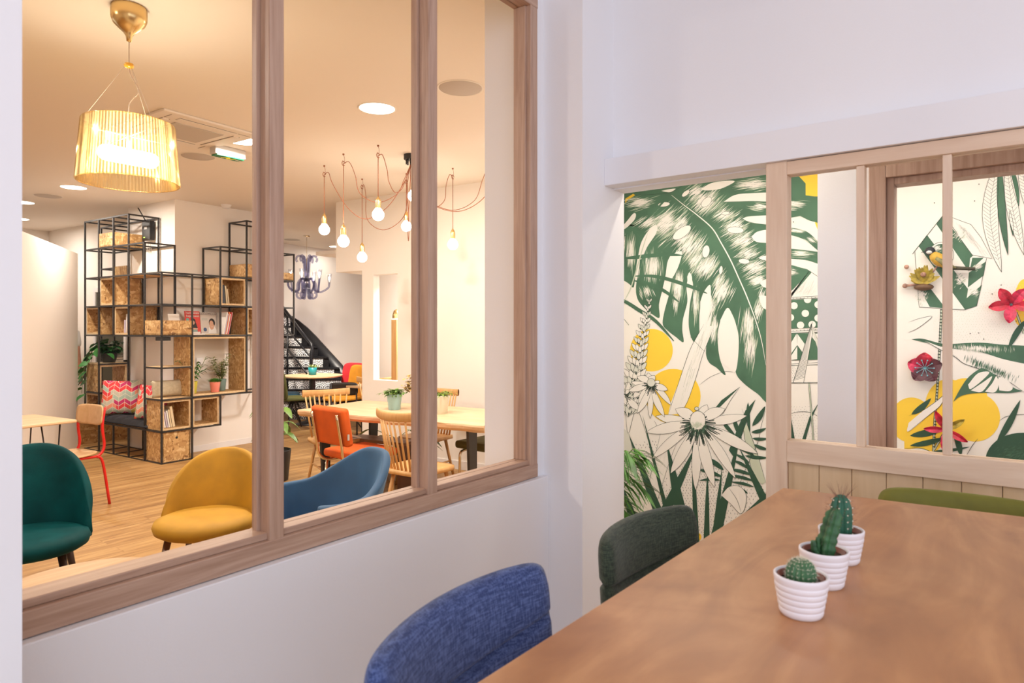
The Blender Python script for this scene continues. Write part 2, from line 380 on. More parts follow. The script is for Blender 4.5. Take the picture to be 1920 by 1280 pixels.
# ================================================================== modular shelving
sh = thing('modular_shelving', 'tall black steel grid shelving filled with particle board boxes, wrapped around a white pillar', 'shelving', (*G2(0, 0), 0), R(2.98))
C = .35; T = .0085
bars = MB()
def bar(a, b2):
    a = Vector(a)*C; b2 = Vector(b2)*C; lo = [min(a[i], b2[i])-T for i in range(3)]; hi = [max(a[i], b2[i])+T for i in range(3)]
    bars.box(lo[0], hi[0], lo[1], hi[1], lo[2], hi[2])
def vert(i, j, k0, k1): bar((i, j, k0), (i, j, k1))
# side wing: facing left (i = 0), cells j 0..5
for j, k0, k1 in ((0, 0, 6), (1, 0, 7), (2, 4, 8), (3, 4, 8), (4, 0, 8), (5, 1, 8), (2, 0, 1), (3, 0, 1)): vert(0, j, k0, k1)
for j, k0, k1 in ((1, 0, 7), (2, 4, 8), (3, 4, 8), (4, 0, 8), (5, 1, 8), (3, 0, 1), (2, 0, 1)): vert(.985, j, k0, k1)
for k, j0, j1 in ((0, 0, 5), (1, 0, 5), (2, 0, 1), (2, 4, 5), (3, 0, 1), (4, 0, 5), (5, 0, 5), (6, 0, 5), (7, 1, 5), (8, 2, 5)): bar((0, j0, k), (0, j1, k)); bar((.985, max(j0, 1), k), (.985, j1, k)) if j1 > 1 else None
for k, js in ((0, (1, 2, 3, 4, 5)), (1, (1, 4, 5)), (2, (1, 4, 5)), (3, (1, 4, 5)), (4, (1, 2, 3, 4, 5)), (5, (1, 2, 3, 4, 5)), (6, (1, 2, 3, 4, 5)), (7, (1, 2, 3, 4, 5)), (8, (2, 3, 4, 5))):
    for j in js: bar((0, j, k), (.985, j, k))
# front wing (j = 0), cells i 0..5
for i, k0, k1 in ((1, 0, 6), (2, 1, 2), (2, 4, 7), (3, 2, 8), (4, 2, 8), (5, 4, 7)): vert(i, 0, k0, k1)
for i, k0, k1 in ((1, 0, 6), (2, 4, 7), (3, 4, 8), (4, 2, 8), (5, 4, 7)): vert(i, 1, k0, k1)
for k, i0, i1 in ((0, 0, 1), (1, 0, 2), (2, 0, 4), (3, 0, 1), (4, 0, 5), (5, 0, 5), (6, 0, 5), (7, 2, 5), (8, 3, 4)): bar((i0, 0, k), (i1, 0, k)); bar((max(i0, .985), 1, k), (i1, 1, k))
for k, iis in ((0, (1,)), (1, (1, 2)), (2, (1, 2, 3, 4)), (3, (1,)), (4, (1, 2, 3, 4, 5)), (5, (1, 2, 3, 4, 5)), (6, (1, 2, 3, 4, 5)), (7, (2, 3, 4, 5)), (8, (3, 4))):
    for i in iis: bar((i, 0, k), (i, 1, k))
# rear frame beyond the pillar
for i, j in ((1, 6), (2, 6), (2, 5)): vert(i, j, 2, 8)
for k in (8, 6.45, 3, 2): bar((1, 6, k), (2, 6, k)); bar((2, 5, k), (2, 6, k)); bar((1, 5, k), (2, 5, k)); bar((1, 5, k), (1, 6, k))
bars.build('frame', black_metal, sh)
def sbox(i0, i1, j0, j1, k0, k1, openf, name='box', th=.018, label=None):
    """open OSB cell: OPENF = set of open faces among -x +x -y +y"""
    g = .012; x0, x1, y0, y1, z0, z1 = i0*C+g, i1*C-g, j0*C+g, j1*C-g, k0*C+g, k1*C-g
    b = MB()
    b.box(x0, x1, y0, y1, z0, z0+th); b.box(x0, x1, y0, y1, z1-th, z1)
    for key, q in (('-x', (x0, x0+th, y0, y1)), ('+x', (x1-th, x1, y0, y1)), ('-y', (x0, x1, y0, y0+th)), ('+y', (x0, x1, y1-th, y1))):
        if key not in openf: b.box(*q, z0+th, z1-th)
    o = b.build(name, OSB, sh, label)
    e = MB(); w = .021; ee = .0015
    for key in openf:
        if key == '-y' : P = lambda a, c, d, h, yy=y0: e.box(a, c, yy-ee, yy+.001, d, h)
        elif key == '-x': P = None
        if key == '-y':
            P(x0, x1, z0, z0+w); P(x0, x1, z1-w, z1); P(x0, x0+w, z0+w, z1-w); P(x1-w, x1, z0+w, z1-w)
        if key == '-x':
            for (a, c, d, h) in ((y0, y1, z0, z0+w), (y0, y1, z1-w, z1), (y0, y0+w, z0+w, z1-w), (y1-w, y1, z0+w, z1-w)): e.box(x0-ee, x0+.001, a, c, d, h)
    if len(e.b.verts): e.build('edging', edge_wood, o)
    else: e.b.free()
    return o
def tray(i0, i1, j0, j1, k0, k1, name='tray'):
    g = .004; x0, x1, y0, y1, z0, z1 = i0*C-g, i1*C+g, j0*C-g, j1*C+g, k0*C+.012, k1*C; th = .018; b = MB()
    b.box(x0, x1, y0, y1, z0, z0+th); b.box(x0, x0+th, y0, y1, z0, z1); b.box(x1-th, x1, y0, y1, z0, z1); b.box(x0, x1, y0, y0+th, z0, z1); b.box(x0, x1, y1-th, y1, z0, z1)
    return b.build(name, OSB, sh)
dr = sbox(0, 1, 0, 1, 0, 1, (), 'drawer'); 
b = MB(); b.at((.175, .011, .27), rx=pi/2).lathe([(0.0001, 0), (.013, 0), (.013, .003), (.0001, .003)], 16); b.build('finger_hole', black_plastic, dr)
sbox(0, 1, 0, 1, 1, 2, ('-y',)); sbox(1, 2, 0, 1, 1, 2, ('-y', '+y'))
sbox(1, 4-.98, 0, 1, 2, 4, ('-y', '+y'))
sbox(3, 4, 0, 1, 4, 5, ('-y',)); sbox(2, 3, 0, 1, 5, 6, ('-y', ))
tray(0, 1, 0, 1, 4, 4.5); tray(3, 4, 0, 1, 6, 6.5); tray(0, .985, 3, 4, 7, 7.5); tray(1, 2, 4.1, 5, 6, 6.5); tray(4, 5, 0, 1, 6, 6.3)
sbox(0, .985, 3, 4, 5, 6, ('-x',)); sbox(0, .985, 4, 5, 4, 5, ('-x',)); sbox(0, .985, 2, 3, 4, 5, ('-x',))
sbox(0, .985, 4, 5, 1, 2, ('-x',)); sbox(0, .985, 4, 5, 2, 3, ('-y', '+y'))
b = MB()
b.box(.02, 1*C-.01, C+.01, 4*C-.01, C-.004, C+.014); b.build('bench_board', light_wood, sh)
for (i0, i1, j0, j1, k) in ((0, 1, 0, 1, 2), (0, 1, 0, 1, 3), (0, 1, 4, 5, 3), (2.02, 3, 0, 1, 4), (1, 2, 0, 1, 4), (0, 1, 1, 3, 6), (0, 1, 1, 2, 5)):
    b = MB(); b.box(i0*C+.01, i1*C-.01, j0*C+.01, j1*C-.01, k*C-.006, k*C+.012); b.build('shelf_board', edge_wood if k in (2, 3) and i0 == 0 else OSB, sh)
b = MB(); b.box(C-.026, C-.008, .02, C-.02, 2*C+.02, 4*C-.01); b.build('side_panel', OSB, sh)
b = MB(); b.box(-.30*C, 2*C, 5.9*C, 6.9*C, 0, .92*C); b.build('base_box', OSB, sh)
b = MB(); b.box(.03, .13, .05, .18, 4*C-.05, 4*C-.01); b.build('junction_box', black_plastic, sh)
def S(i, j, k): x, y = G2(i, j); return Vector((x, y, k*C))
SR = R(2.98)
# ---- books and magazines
def book(w, d, h, mat, label, loc, rz, tilt=0, page=True, group=None, name='book', flat=False):
    """spine towards -y, thickness along x"""
    t = thing(name, label, 'book' if name == 'book' else 'magazine', loc, rz, group)
    Mx = Matrix.Rotation(tilt, 4, 'Y')
    b = MB(); b.M = Mx
    b.box(0, w, 0, .002, 0, h); b.box(0, .0015, 0, d, 0, h); b.box(w-.0015, w, 0, d, 0, h); b.build('cover', mat, t)
    b = MB(); b.M = Mx; b.box(.0016, w-.0016, .002, d-.004, .003, h-.003); b.build('page_block', plain('paper', (.82, .78, .70), .8), t)
    return t
def pm(n, c): return plain('print_'+n, c, .35)
dark, white, cream, red_, orange_, pinkc, blue_, purple = (pm('dark', (.02, .025, .04)), pm('white', (.80, .78, .76)), pm('cream', (.72, .60, .40)), pm('red', (.62, .05, .04)), pm('orange', (.75, .20, .05)), pm('pink', (.75, .35, .40)), pm('blue', (.08, .16, .40)), pm('lilac', (.55, .48, .60)))
x = 0
for k, (w, h, m, lab, tl) in enumerate(((.040, .225, dark, 'thick black book leaning in the upper right particle board box', -.07), (.016, .215, cream, 'cream book leaning between the black book and a thinner one', -.09), (.014, .18, cream, 'short thin cream book, last in the upper right box', -.13))):
    p = S(2.24, .25, 5.09) + Vector((x, 0, 0)); book(w, .16, h, m, lab, p, SR, tl, group='books in the upper right box'); x += w+.010
x = 0
for k, (w, h, m, lab) in enumerate(((.016, .27, white, 'white magazine, first of the leaning row'), (.012, .25, purple, 'lilac magazine in the leaning row beside the white one'), (.010, .275, orange_, 'orange spined magazine in the leaning row'), (.012, .25, white, 'second white magazine in the leaning row, behind the orange one'), (.010, .27, red_, 'red spined magazine, second last of the leaning row'), (.008, .265, pinkc, 'pink spined magazine, last of the leaning row'))):
    p = S(2.22, .2, 4.05) + Vector((x, 0, 0)); book(w, .21, h, m, lab, p, SR, .20, name='magazine', group='magazines leaning in the grid shelf'); x += w+.002
x = 0
for k, (w, h, m, lab) in enumerate(((.020, .17, white, 'white paperback, first in the low open box'), (.018, .18, purple, 'grey paperback second in the low open box'), (.018, .19, white, 'white paperback in the middle of the low open box'), (.018, .2, cream, 'cream paperback second last in the low open box'), (.030, .235, cream, 'thick cream book leaning last in the low open box'))):
    p = S(.22, .25, 1.09) + Vector((x, 0, 0)); book(w, .2, h, m, lab, p, SR, -.16, group='books in the low open box'); x += w+.005
for k, (dy, w, h, m, lab) in enumerate(((.22, .03, .15, purple, 'lilac brochure in the small open box of the side wing'), (.175, .022, .22, white, 'tall white brochure in the small open box of the side wing'), (.09, .03, .17, pinkc, 'pink and white greeting card in the small open box of the side wing'))):
    p = S(.12, 2, 4.1) + Vector((0, dy, 0)); book(w, .12, h, m, lab, p, SR-pi/2+ (.25 if k == 2 else 0), .08, group='brochures in the small open box', name='brochure')
for k, (m, lab, dz, w) in enumerate(((white, 'white book at the bottom of the flat pile beside the ivy', 0, .028), (cream, 'cream book in the middle of the flat pile beside the ivy', .036, .022), (dark, 'dark book on top of the flat pile beside the ivy', .064, .016))):
    t = thing('book', lab, 'book', S(.52, 4.0, 3) + Vector((0, .1+.01*k, .014+dz)), SR, 'books piled flat beside the ivy')
    b = MB(); b.box(0, .15, 0, .19, 0, .002); b.box(0, .15, 0, .19, w-.002, w); b.box(0, .002, 0, .19, 0, w); b.build('cover', m, t)
    b = MB(); b.box(.003, .148, .003, .187, .0021, w-.0021); b.build('page_block', plain('paper', (.82, .78, .70), .8), t)
# front-facing magazines
def ell(cx, cy, rx, ry, n=16): return [(cx+rx*cos(2*pi*k/n), cy+ry*sin(2*pi*k/n)) for k in range(n)]
skin = (.62, .36, .25)
def mk(label, i, k, w, h, base, shapes, size, lines, col):
    t = thing('magazine', label, 'magazine', S(i, .55, k) + Vector((0, 0, .02)), SR, 'magazines facing out on the grid shelf')
    M0 = Matrix.Rotation(-.14, 4, 'X')
    b = MB(); b.M = M0; b.box(0, w, 0, .006, 0, h); b.build('cover', base, t)
    for n, (nm, c, poly) in enumerate(shapes):
        b = MB(); b.M = M0 @ Matrix.Rotation(pi/2, 4, 'X'); b.prism([(a*w, c2*h) for a, c2 in poly], .0002+.0004*n, .0006+.0004*n)
        b.build(nm, plain('ink_%s_%d_%d' % (nm, n, int(w*1000)), c, .35), t)
    for q, line in enumerate(lines):
        text_mesh('title', line, size, col, t, M0 @ Matrix.Translation((w/2, -.0055, h*.88-q*size*.9)) @ Matrix.Rotation(pi/2, 4, 'X'))
mk('red magazine with a seated woman in black, facing out on the grid shelf', 1.12, 4, .185, .27, red_,
   [('badge', (.15, .42, .38), ell(.17, .62, .11, .08)), ('hair', (.02, .015, .015), ell(.52, .56, .17, .13)), ('figure', (.02, .015, .015), [(.25, .25), (.35, .5), (.45, .55), (.7, .5), (.8, .25)]),
    ('face', skin, ell(.52, .5, .09, .09)), ('arm', skin, [(.25, .12), (.3, .4), (.36, .4), (.4, .27), (.8, .25), (.8, .2), (.38, .2), (.33, .1)]), ('skirt', (.25, .35, .33), [(.35, .05), (.4, .2), (.75, .2), (.8, .05)]), ('caption', (.8, .76, .74), [(.15, .02), (.15, .08), (.95, .1), (.95, .02)])],
   .040, ['hamminea', 'happinaiss'], white)
mk('pale grey magazine with a dark haired woman in white, facing out on the grid shelf', 1.66, 4, .20, .26, plain('print_grey', (.56, .50, .46), .35),
   [('hair', (.015, .012, .012), ell(.72, .52, .2, .2)), ('shirt', (.8, .8, .8), [(.45, .02), (.5, .3), (.62, .4), (.85, .36), (.97, .2), (.97, .02)]), ('face', skin, ell(.68, .48, .13, .14)), ('hand', skin, [(.55, .28), (.55, .42), (.62, .44), (.7, .3), (.8, .44), (.86, .42), (.8, .25), (.66, .18)]), ('badge', (.05, .09, .2), ell(.25, .2, .11, .09)),
    ('note', (.45, .44, .40), [(.08, .62), (.08, .74), (.44, .74), (.44, .62)])],
   .036, ['GOODMOOD'], plain('print_taupe', (.12, .09, .08), .4))
t = thing('magazine', 'folded white leaflet standing up behind the half height tray', 'leaflet', S(.62, .62, 4.05), SR, None); t.name = 'leaflet'
b = MB(); b.M = Matrix.Rotation(-.2, 4, 'X'); b.box(0, .13, 0, .004, 0, .24); b.build('sheet', white, t)
for k, (y, m, lab) in enumerate(((0, white, 'white magazine lying flat below the red magazine'), (0, cream, 'yellowish leaflet lying flat below the pale grey magazine'))):
    t = thing('magazine', lab, 'magazine', S(1.06+.45*k, .06, 4) + Vector((0, 0, .013)), SR+.04); b = MB(); b.box(0, .2-.02*k, 0, .14, 0, .012-.004*k); b.build('cover', m, t)
# ---- router
rt = thing('network_router', 'black wireless router with a stub aerial and green light, mounted high on the pillar', 'router', S(.93, 2.55, 7.28), SR)
b = MB(); b.box(-.03, .03, -.09, .09, 0, .23, .006); b.build('case', black_plastic, rt)
b = MB(); b.box(-.034, -.030, -.03, .03, .13, .16); b.build('sticker', plain('grey_sticker', (.5, .5, .5), .5), rt)
b = MB(); b.box(-.033, -.030, .02, .05, .03, .038); b.build('indicator', plain('green_led', (.35, .9, .1), .5, emit=3), rt)
b = MB(); b.tube([(0, .05, .23), (-.05, .14, .40)], .007); b.build('aerial', black_plastic, rt)
b = MB()
for k in range(4): b.tube(curve_pts([(-.01, -.06+.04*k, 0), (-.02, -.09+.05*k, -.07), (.02, -.04+.02*k, -.15)]), .003, 5)
b.build('cable', plain('cable_grey', (.55, .5, .45), .5), rt)
# ================================================================== soft things
def velvet(n, c, tint=None): return plain('velvet_'+n, c, .75, sheen=.55, noise=.12, nscale=9, bump=.08, bscale=300, sheen_tint=tint)
def chevron_mat():
    m, nt, p = new_mat('chevron_fabric'); p.inputs['Roughness'].default_value = .85
    tc = N(nt, 'ShaderNodeTexCoord'); sp = N(nt, 'ShaderNodeSeparateXYZ'); L(nt, tc.outputs['Object'], sp.inputs[0])
    def M(op, a, b=None, c=None):
        n = N(nt, 'ShaderNodeMath', operation=op)
        for i, q in enumerate((a, b, c)):
            if q is None: continue
            if isinstance(q, (int, float)): n.inputs[i].default_value = q
            else: L(nt, q, n.inputs[i])
        return n.outputs[0]
    u = M('MULTIPLY', sp.outputs[0], 1/.066); v = sp.outputs[2]
    fu = M('PINGPONG', u, 1.0); cu = M('FLOOR', u)
    vv = M('MULTIPLY_ADD', fu, -.045, v); vr = M('MULTIPLY', vv, 1/.052); fv = M('FRACT', vr); cv = M('FLOOR', vr)
    h = N(nt, 'ShaderNodeTexWhiteNoise', noise_dimensions='2D'); cb = N(nt, 'ShaderNodeCombineXYZ')
    pc = M('FLOOR', M('MULTIPLY', M('ADD', u, M('MULTIPLY', cv, .37)), .5))
    L(nt, pc, cb.inputs[0]); L(nt, cv, cb.inputs[1]); L(nt, cb.outputs[0], h.inputs['Vector'])
    cr = N(nt, 'ShaderNodeValToRGB'); cr.color_ramp.interpolation = 'CONSTANT'; e = cr.color_ramp.elements
    cols = [(.76, .05, .06), (.80, .30, .20), (.40, .50, .42), (.55, .03, .14), (.80, .12, .06), (.55, .52, .42), (.55, .45, .10)]
    e[0].color = (*cols[0], 1); e[1].position = .15; e[1].color = (*cols[1], 1)
    for k in range(2, 7): q = e.new((.30, .48, .62, .78, .95)[k-2]); q.color = (*cols[k], 1)
    L(nt, h.outputs['Value'], cr.inputs[0])
    line = M('LESS_THAN', M('PINGPONG', fv, .5), .06); l2 = M('LESS_THAN', M('PINGPONG', u, .5), .025); ln = M('MAXIMUM', line, l2)
    mx = N(nt, 'ShaderNodeMixRGB'); L(nt, ln, mx.inputs[0]); L(nt, cr.outputs[0], mx.inputs[1]); mx.inputs[2].default_value = (.78, .68, .55, 1)
    L(nt, mx.outputs[0], p.inputs['Base Color']); return m
def pillow(name, label, w, h, t, mat, loc, rz, rx, extra=None):
    o = thing(name, label, 'cushion', loc, rz)
    b = MB(); b.M = Matrix.Translation((0, 0, h/2*cos(rx))) @ Matrix.Rotation(rx, 4, 'X')
    def fn(sg):
        def f(u, v):
            a, c = u*2-1, v*2-1; e = max(0, (1-abs(a)**2.2))*max(0, (1-abs(c)**2.2)); k = 1-.10*(1-a*a)*0
            px_ = a*w/2*(1-.07*(1-c*c)*abs(a)**3); pz_ = c*h/2*(1-.07*(1-a*a)*abs(c)**3)
            return (px_, sg*t/2*e**.45 + .004*mnoise.noise(Vector((a*3, c*3, sg))), pz_)
        return f
    b.grid(fn(-1), 18, 18); b.grid(fn(1), 18, 18); bmesh.ops.remove_doubles(b.b, verts=b.b.verts, dist=.0005)
    b.build('cover', mat, o); return o
chev = chevron_mat()
linen = plain('linen', (.50, .43, .31), .9, noise=.1, nscale=40)
seat = thing('bench_cushion', 'black tufted seat cushion lying on the shelving bench', 'cushion', S(.5, 2.45, 1)+Vector((0, 0, .015)), SR)
b = MB()
def scf(u, v):
    a, c = u*2-1, v*2-1; e = (max(0, 1-abs(a)**4)*max(0, 1-abs(c)**5))**.5; tuft = abs(sin(u*pi*2))*abs(sin(v*pi*6))
    return (a*.19, c*.56, .015+.075*e*(.72+.28*tuft**.4))
b.grid(scf, 20, 60); b.grid(lambda u, v: ((u*2-1)*.19, (v*2-1)*.56, .006+.01*0), 2, 2); b.build('cover', plain('black_cotton', (.012, .013, .018), .85, sheen=.3, sheen_tint=(.3, .3, .35)), seat)
pillow('throw_pillow', 'square pillow with red, coral and mint chevrons, propped on the bench cushion', .46, .42, .15, chev, S(.46, 3.42, 1)+Vector((0, 0, .10)), SR-.30-.50, -.22)
pillow('throw_pillow', 'patterned pillow seen edge on, leaning against the end of the bench', .40, .40, .13, chev, S(.42, 1.34, 1)+Vector((0, 0, .10)), SR-1.15, -.25)
pillow('throw_pillow', 'beige linen pillow lying on the open corner shelf', .36, .19, .14, linen, S(.52, .62, 2)+Vector((0, 0, .015)), SR, -.15)
# ================================================================== plants
def leaf_mesh(b, p, d, up, l, w, droop=.3, seg=3):
    d = d.normalized(); side = d.cross(up); side = side.normalized() if side.length > .01 else Vector((1, 0, 0)); rows = []
    for i in range(seg+1):
        t = i/seg; ww = w*sin(pi*min(.97, t*.88+.1))**.8*.5; q = p + d*l*t - Vector((0, 0, 1))*droop*l*t*t
        rows.append((b.v(q-side*ww + up*ww*.25), b.v(q), b.v(q+side*ww + up*ww*.25)))
    for A, Bq in zip(rows, rows[1:]): b.f([A[0], A[1], Bq[1], Bq[0]], True); b.f([A[1], A[2], Bq[2], Bq[1]], True)
def rnd_dir(rz0=0, spread=pi, lift=(.1, .9)):
    a = rz0 + random.uniform(-spread, spread); z = random.uniform(*lift); return Vector((cos(a), sin(a), z)).normalized()
def green(n, c1, c2=None): return plain('leaf_'+n, c1, .45, noise=.45, nscale=14)
def pot(t, r0, r1, h, mat, rim=.006, soil=True, name='pot'):
    b = MB(); b.lathe([(r0*.2, 0), (r0, 0), (r0+.002, .003), (r1, h-.004), (r1, h), (r1-rim, h), (r1-rim-.003, h*.80), (.0005, h*.80)], 32); b.build(name, mat, t)
    if soil:
        b = MB(); b.lathe([(.0005, h*.86), (r1-rim-.004, h*.84)], 20, cap0=False); b.build('soil', plain('soil', (.05, .025, .012), .95, noise=.5, nscale=90), t)
def bushy(t, c, n, r, h, l, w, mat, z0, droop=.3, lift=(-.1, 1)):
    b = MB()
    for k in range(n):
        q = Vector((random.gauss(0, r*.5), random.gauss(0, r*.5), z0 + random.uniform(0, h))); leaf_mesh(b, q+Vector(c), rnd_dir(math.atan2(q.y, q.x), 1.3, lift), Vector((0, 0, 1)), l*random.uniform(.6, 1.2), w*random.uniform(.7, 1.2), droop)
    b.build('foliage', mat, t)
g_dark = green('dark', (.045, .15, .03)); g_mid = green('mid', (.13, .25, .05)); g_ivy = green('ivy', (.035, .16, .03)); g_var = green('variegated', (.35, .38, .18)); g_grass = green('grass', (.06, .22, .03))
# trailing ivy on the side wing
iv = thing('trailing_ivy', 'pothos in a dark pot trailing over the side of the shelving', 'plant', S(.55, 4.45, 3)+Vector((0, 0, .013)), SR)
pot(iv, .07, .095, .12, plain('dark_pot', (.03, .03, .03), .5)); bushy(iv, (0, 0, 0), 70, .10, .16, .11, .085, g_ivy, .10, .5)
b = MB(); st = MB()
for ang, ln in ((pi*.9, .42), (pi*.8, .30), (pi*1.02, .5), (pi*.65, .3)):
    pts = curve_pts([(0, 0, .12), (.12*cos(ang), .12*sin(ang), .19), (.22*cos(ang), .22*sin(ang), .08), (.27*cos(ang), .27*sin(ang), -.1), (.29*cos(ang), .29*sin(ang), .05-ln)], 5)
    st.tube(pts, .0025, 5)
    for q in pts[3::2]:
        leaf_mesh(b, q, rnd_dir(ang, 1.4, (-.6, .3)), Vector((cos(ang), sin(ang), .6)).normalized(), .10, .085, .4)
st.build('stem', plain('stem', (.15, .22, .06), .6), iv); b.build('trailing_foliage', g_ivy, iv)
# pots in the big box
def potplant(name, label, loc, r0, r1, h, mat, cat='plant', group=None):
    t = thing(name, label, cat, loc, SR, group); pot(t, r0, r1, h, mat); return t
K = Vector((0, 0, .032))
t = potplant('potted_plant', 'round grassy plant in a coral pink pot inside the large open box', S(1.93, .20, 2)+K, .042, .060, .125, plain('coral_pot', (.82, .26, .20), .45), group='potted plants in the large box')
b = MB()
for k in range(420):
    a = random.uniform(0, 2*pi); rr = random.uniform(0, .05); q = Vector((rr*cos(a), rr*sin(a), .105)); leaf_mesh(b, q, Vector((cos(a)*rr*16, sin(a)*rr*16, 1.1)), Vector((cos(a), sin(a), .1)), random.uniform(.06, .10), .008, .35, 2)
b.build('foliage', g_grass, t)
t = potplant('potted_plant', 'variegated leafy shrub in a grey green pot inside the large open box', S(2.40, .58, 2)+K, .045, .060, .14, plain('sage_pot', (.16, .24, .22), .5), group='potted plants in the large box')
b = MB(); st = MB()
for k in range(9):
    a = k*2.4; top = Vector((.12*cos(a)*random.uniform(.3, 1.2), .10*sin(a), .30+.16*random.random())); pts = curve_pts([(0, 0, .12), (top.x*.5, top.y*.5, .22), tuple(top)], 5); st.tube(pts, .0025, 5)
    for q in pts[3:]:
        for z in range(4): leaf_mesh(b, q, rnd_dir(0, pi, (-.1, .8)), Vector((0, 0, 1)), .055, .022, .2)
st.build('stem', plain('stem', (.15, .22, .06), .6), t); b.build('foliage', g_var, t)
t = potplant('potted_plant', 'dark stemmed plant with oval leaves in a lime yellow pot inside the large open box', S(1.28, .45, 2)+K, .040, .055, .14, plain('lime_pot', (.55, .50, .06), .5), group='potted plants in the large box')
b = MB(); st = MB()
for k in range(7):
    a = k*2.4; pts = curve_pts([(0, 0, .12), (.06*cos(a), .05*sin(a), .22), (.17*cos(a), .08*sin(a), .27+.03*k)], 5); st.tube(pts, .003, 5)
    for n_, q in enumerate(pts[4:]): leaf_mesh(b, q, Vector((cos(a), sin(a)*.4, .7 if n_ % 2 else -.2)), Vector((0, 0, 1)), .06, .028, .2)
st.build('stem', plain('stem', (.15, .22, .06), .6), t); b.build('foliage', g_dark, t)
# ================================================================== chairs
dark_leg = plain('dark_walnut', (.045, .020, .010), .4)
brown_leg = plain('brown_walnut', (.14, .055, .022), .4, noise=.2)
def splay(t, pts, r0, r1, mat, n=10):
    for a, c in pts: b = MB(); b.tube([a, c], [r0, r1], n); b.build('leg', mat, t)
def lounge(label, loc, face, fab, leg, tall=0):
    """round velvet seat, dome back; local +x is the facing direction"""
    t = thing('lounge_chair', label, 'chair', loc, face)
    b = MB(); n = 40; prof = [(.001, .385), (.17, .385), (.225, .390), (.254, .408), (.262, .435), (.252, .460), (.21, .476), (.12, .483), (.001, .485)]
    b.at((.02, 0, 0)); b.lathe([(r, z) for r, z in prof], n, mod=None)
    for v in b.b.verts: v.co.x *= .97
    b.build('seat', fab, t)
    def fn(u, v):
        a = (u*2-1); ph = a*1.38; top = .34 + .44*max(0, 1-abs(a)**2.3)**.62
        z = .41 + (top-.34)*v*(.86+tall)
        r = .262 + .035*v*(1-abs(a)*.5) - .01; lean = .055*v*v*max(0, cos(ph))
        return (.02-(r*cos(ph)) - lean, r*sin(ph)*1.0, z)
    b = MB(); b.grid(fn, 36, 12); o = b.build('backrest', fab, t); solid(o, .042, 1, -1 if False else 0)
    splay(t, [((.14, .14, .385), (.215, .20, 0)), ((.14, -.14, .385), (.215, -.20, 0)), ((-.13, .15, .385), (-.21, .21, 0)), ((-.13, -.15, .385), (-.21, -.21, 0))], .019, .011, leg)
    return t
teal = plain('velvet_teal', (.0005, .045, .050), .65, sheen=.07, noise=.3, nscale=6, bump=.08, bscale=300, sheen_tint=(.0, .40, .42)); teal.node_tree.nodes['Principled BSDF'].inputs['Specular IOR Level'].default_value = .12; mustard = plain('velvet_mustard', (.42, .215, .008), .7, sheen=.3, noise=.15, nscale=7, bump=.08, bscale=300, sheen_tint=(.9, .62, .15)); denim = plain('velvet_denim', (.022, .085, .19), .7, sheen=.35, noise=.15, nscale=7, bump=.08, bscale=300, sheen_tint=(.35, .6, .85))
lounge('round backed teal velvet chair with dark legs beside the low round table', (1.235, 3.92, 0), R(-112), teal, dark_leg, .20)
lounge('round backed mustard yellow velvet chair with brown legs standing on the open floor', (1.94, 3.53, 0), R(-142), mustard, brown_leg)
# blue tub armchair
t = thing('tub_armchair', 'blue velvet tub armchair with a high back, just behind the window sill', 'armchair', (2.175, 2.87, 0), R(173))
def tub(u, v):
    a = u*2-1; ph = a*2.05; bk = sm(1.15-abs(a)*1.9); arm = .665+.015*cos(ph*2); top = arm + (.15)*bk
    z0 = .36; z = z0 + (top-z0)*v; r = .255 + .055*v**1.2 + .02*v*bk
    return (-(r*1.03*cos(ph)) - .06*v*bk + .02, r*sin(ph)*(1.02), z)
b = MB(); b.grid(tub, 44, 14); solid(b.build('backrest', denim, t), .045, 1)
b = MB(); b.at((.0, 0, 0)); b.lathe([(.001, .33), (.21, .33), (.262, .35), (.272, .40), (.25, .44), (.2, .455), (.001, .46)], 36); b.build('seat', denim, t)
splay(t, [((.15, .15, .34), (.22, .21, 0)), ((.15, -.15, .34), (.22, -.21, 0)), ((-.14, .15, .34), (-.22, .21, 0)), ((-.14, -.15, .34), (-.22, -.21, 0))], .016, .010, dark_leg)
# low round table
t = thing('coffee_table', 'low round oak table in front of the teal chair', 'table', (1.15, 2.99, 0))
b = MB(); b.lathe([(.001, .425), (.30, .425), (.35, .435), (.35, .447), (.345, .45), (.001, .45)], 64, smooth=False); b.build('table_top', wood('coffee_oak', (.42, .26, .13), (.52, .34, .19), 'X', .8, .45, 9), t)
splay(t, [((.18*cos(a), .18*sin(a), .425), (.25*cos(a), .25*sin(a), 0)) for a in (.5, 2.07, 3.64, 5.2)], .018, .011, beech)
# school chair, red tubes
def ply(b, fn, nu=16, nv=10): b.grid(fn, nu, nv)
red_tube = plain('red_enamel', (.62, .015, .012), .3)
ply_wood = wood('plywood', (.58, .35, .16), (.70, .46, .25), 'X', .8, .4, 8)
def rr(u, v, w, h, k=.22):
    a, c = u*2-1, v*2-1; m = max(abs(a), abs(c), 1e-6); n4 = (abs(a)**5+abs(c)**5)**.2; s_ = m/n4 if n4 else 1
    return a*s_*w/2, c*s_*h/2
t = thing('school_chair', 'plywood chair with a bright red tubular frame, pushed up to the wooden table', 'chair', (2.24, 6.27, 0), R(190))
b = MB(); b.grid(lambda u, v: (lambda p: (-.20-.02*0 + .9*p[0]**2*.9 - .12*(p[1]+.08)*1.0, p[0], .755+p[1]))(rr(u, v, .36, .17)), 16, 10); solid(b.build('backrest', ply_wood, t), .011)
b = MB(); b.grid(lambda u, v: (lambda p: (p[1]+.02, p[0], .452 - .018*cos(p[1]*8) + .12*p[0]**2))(rr(u, v, .39, .38)), 16, 12); solid(b.build('seat', ply_wood, t), .012)
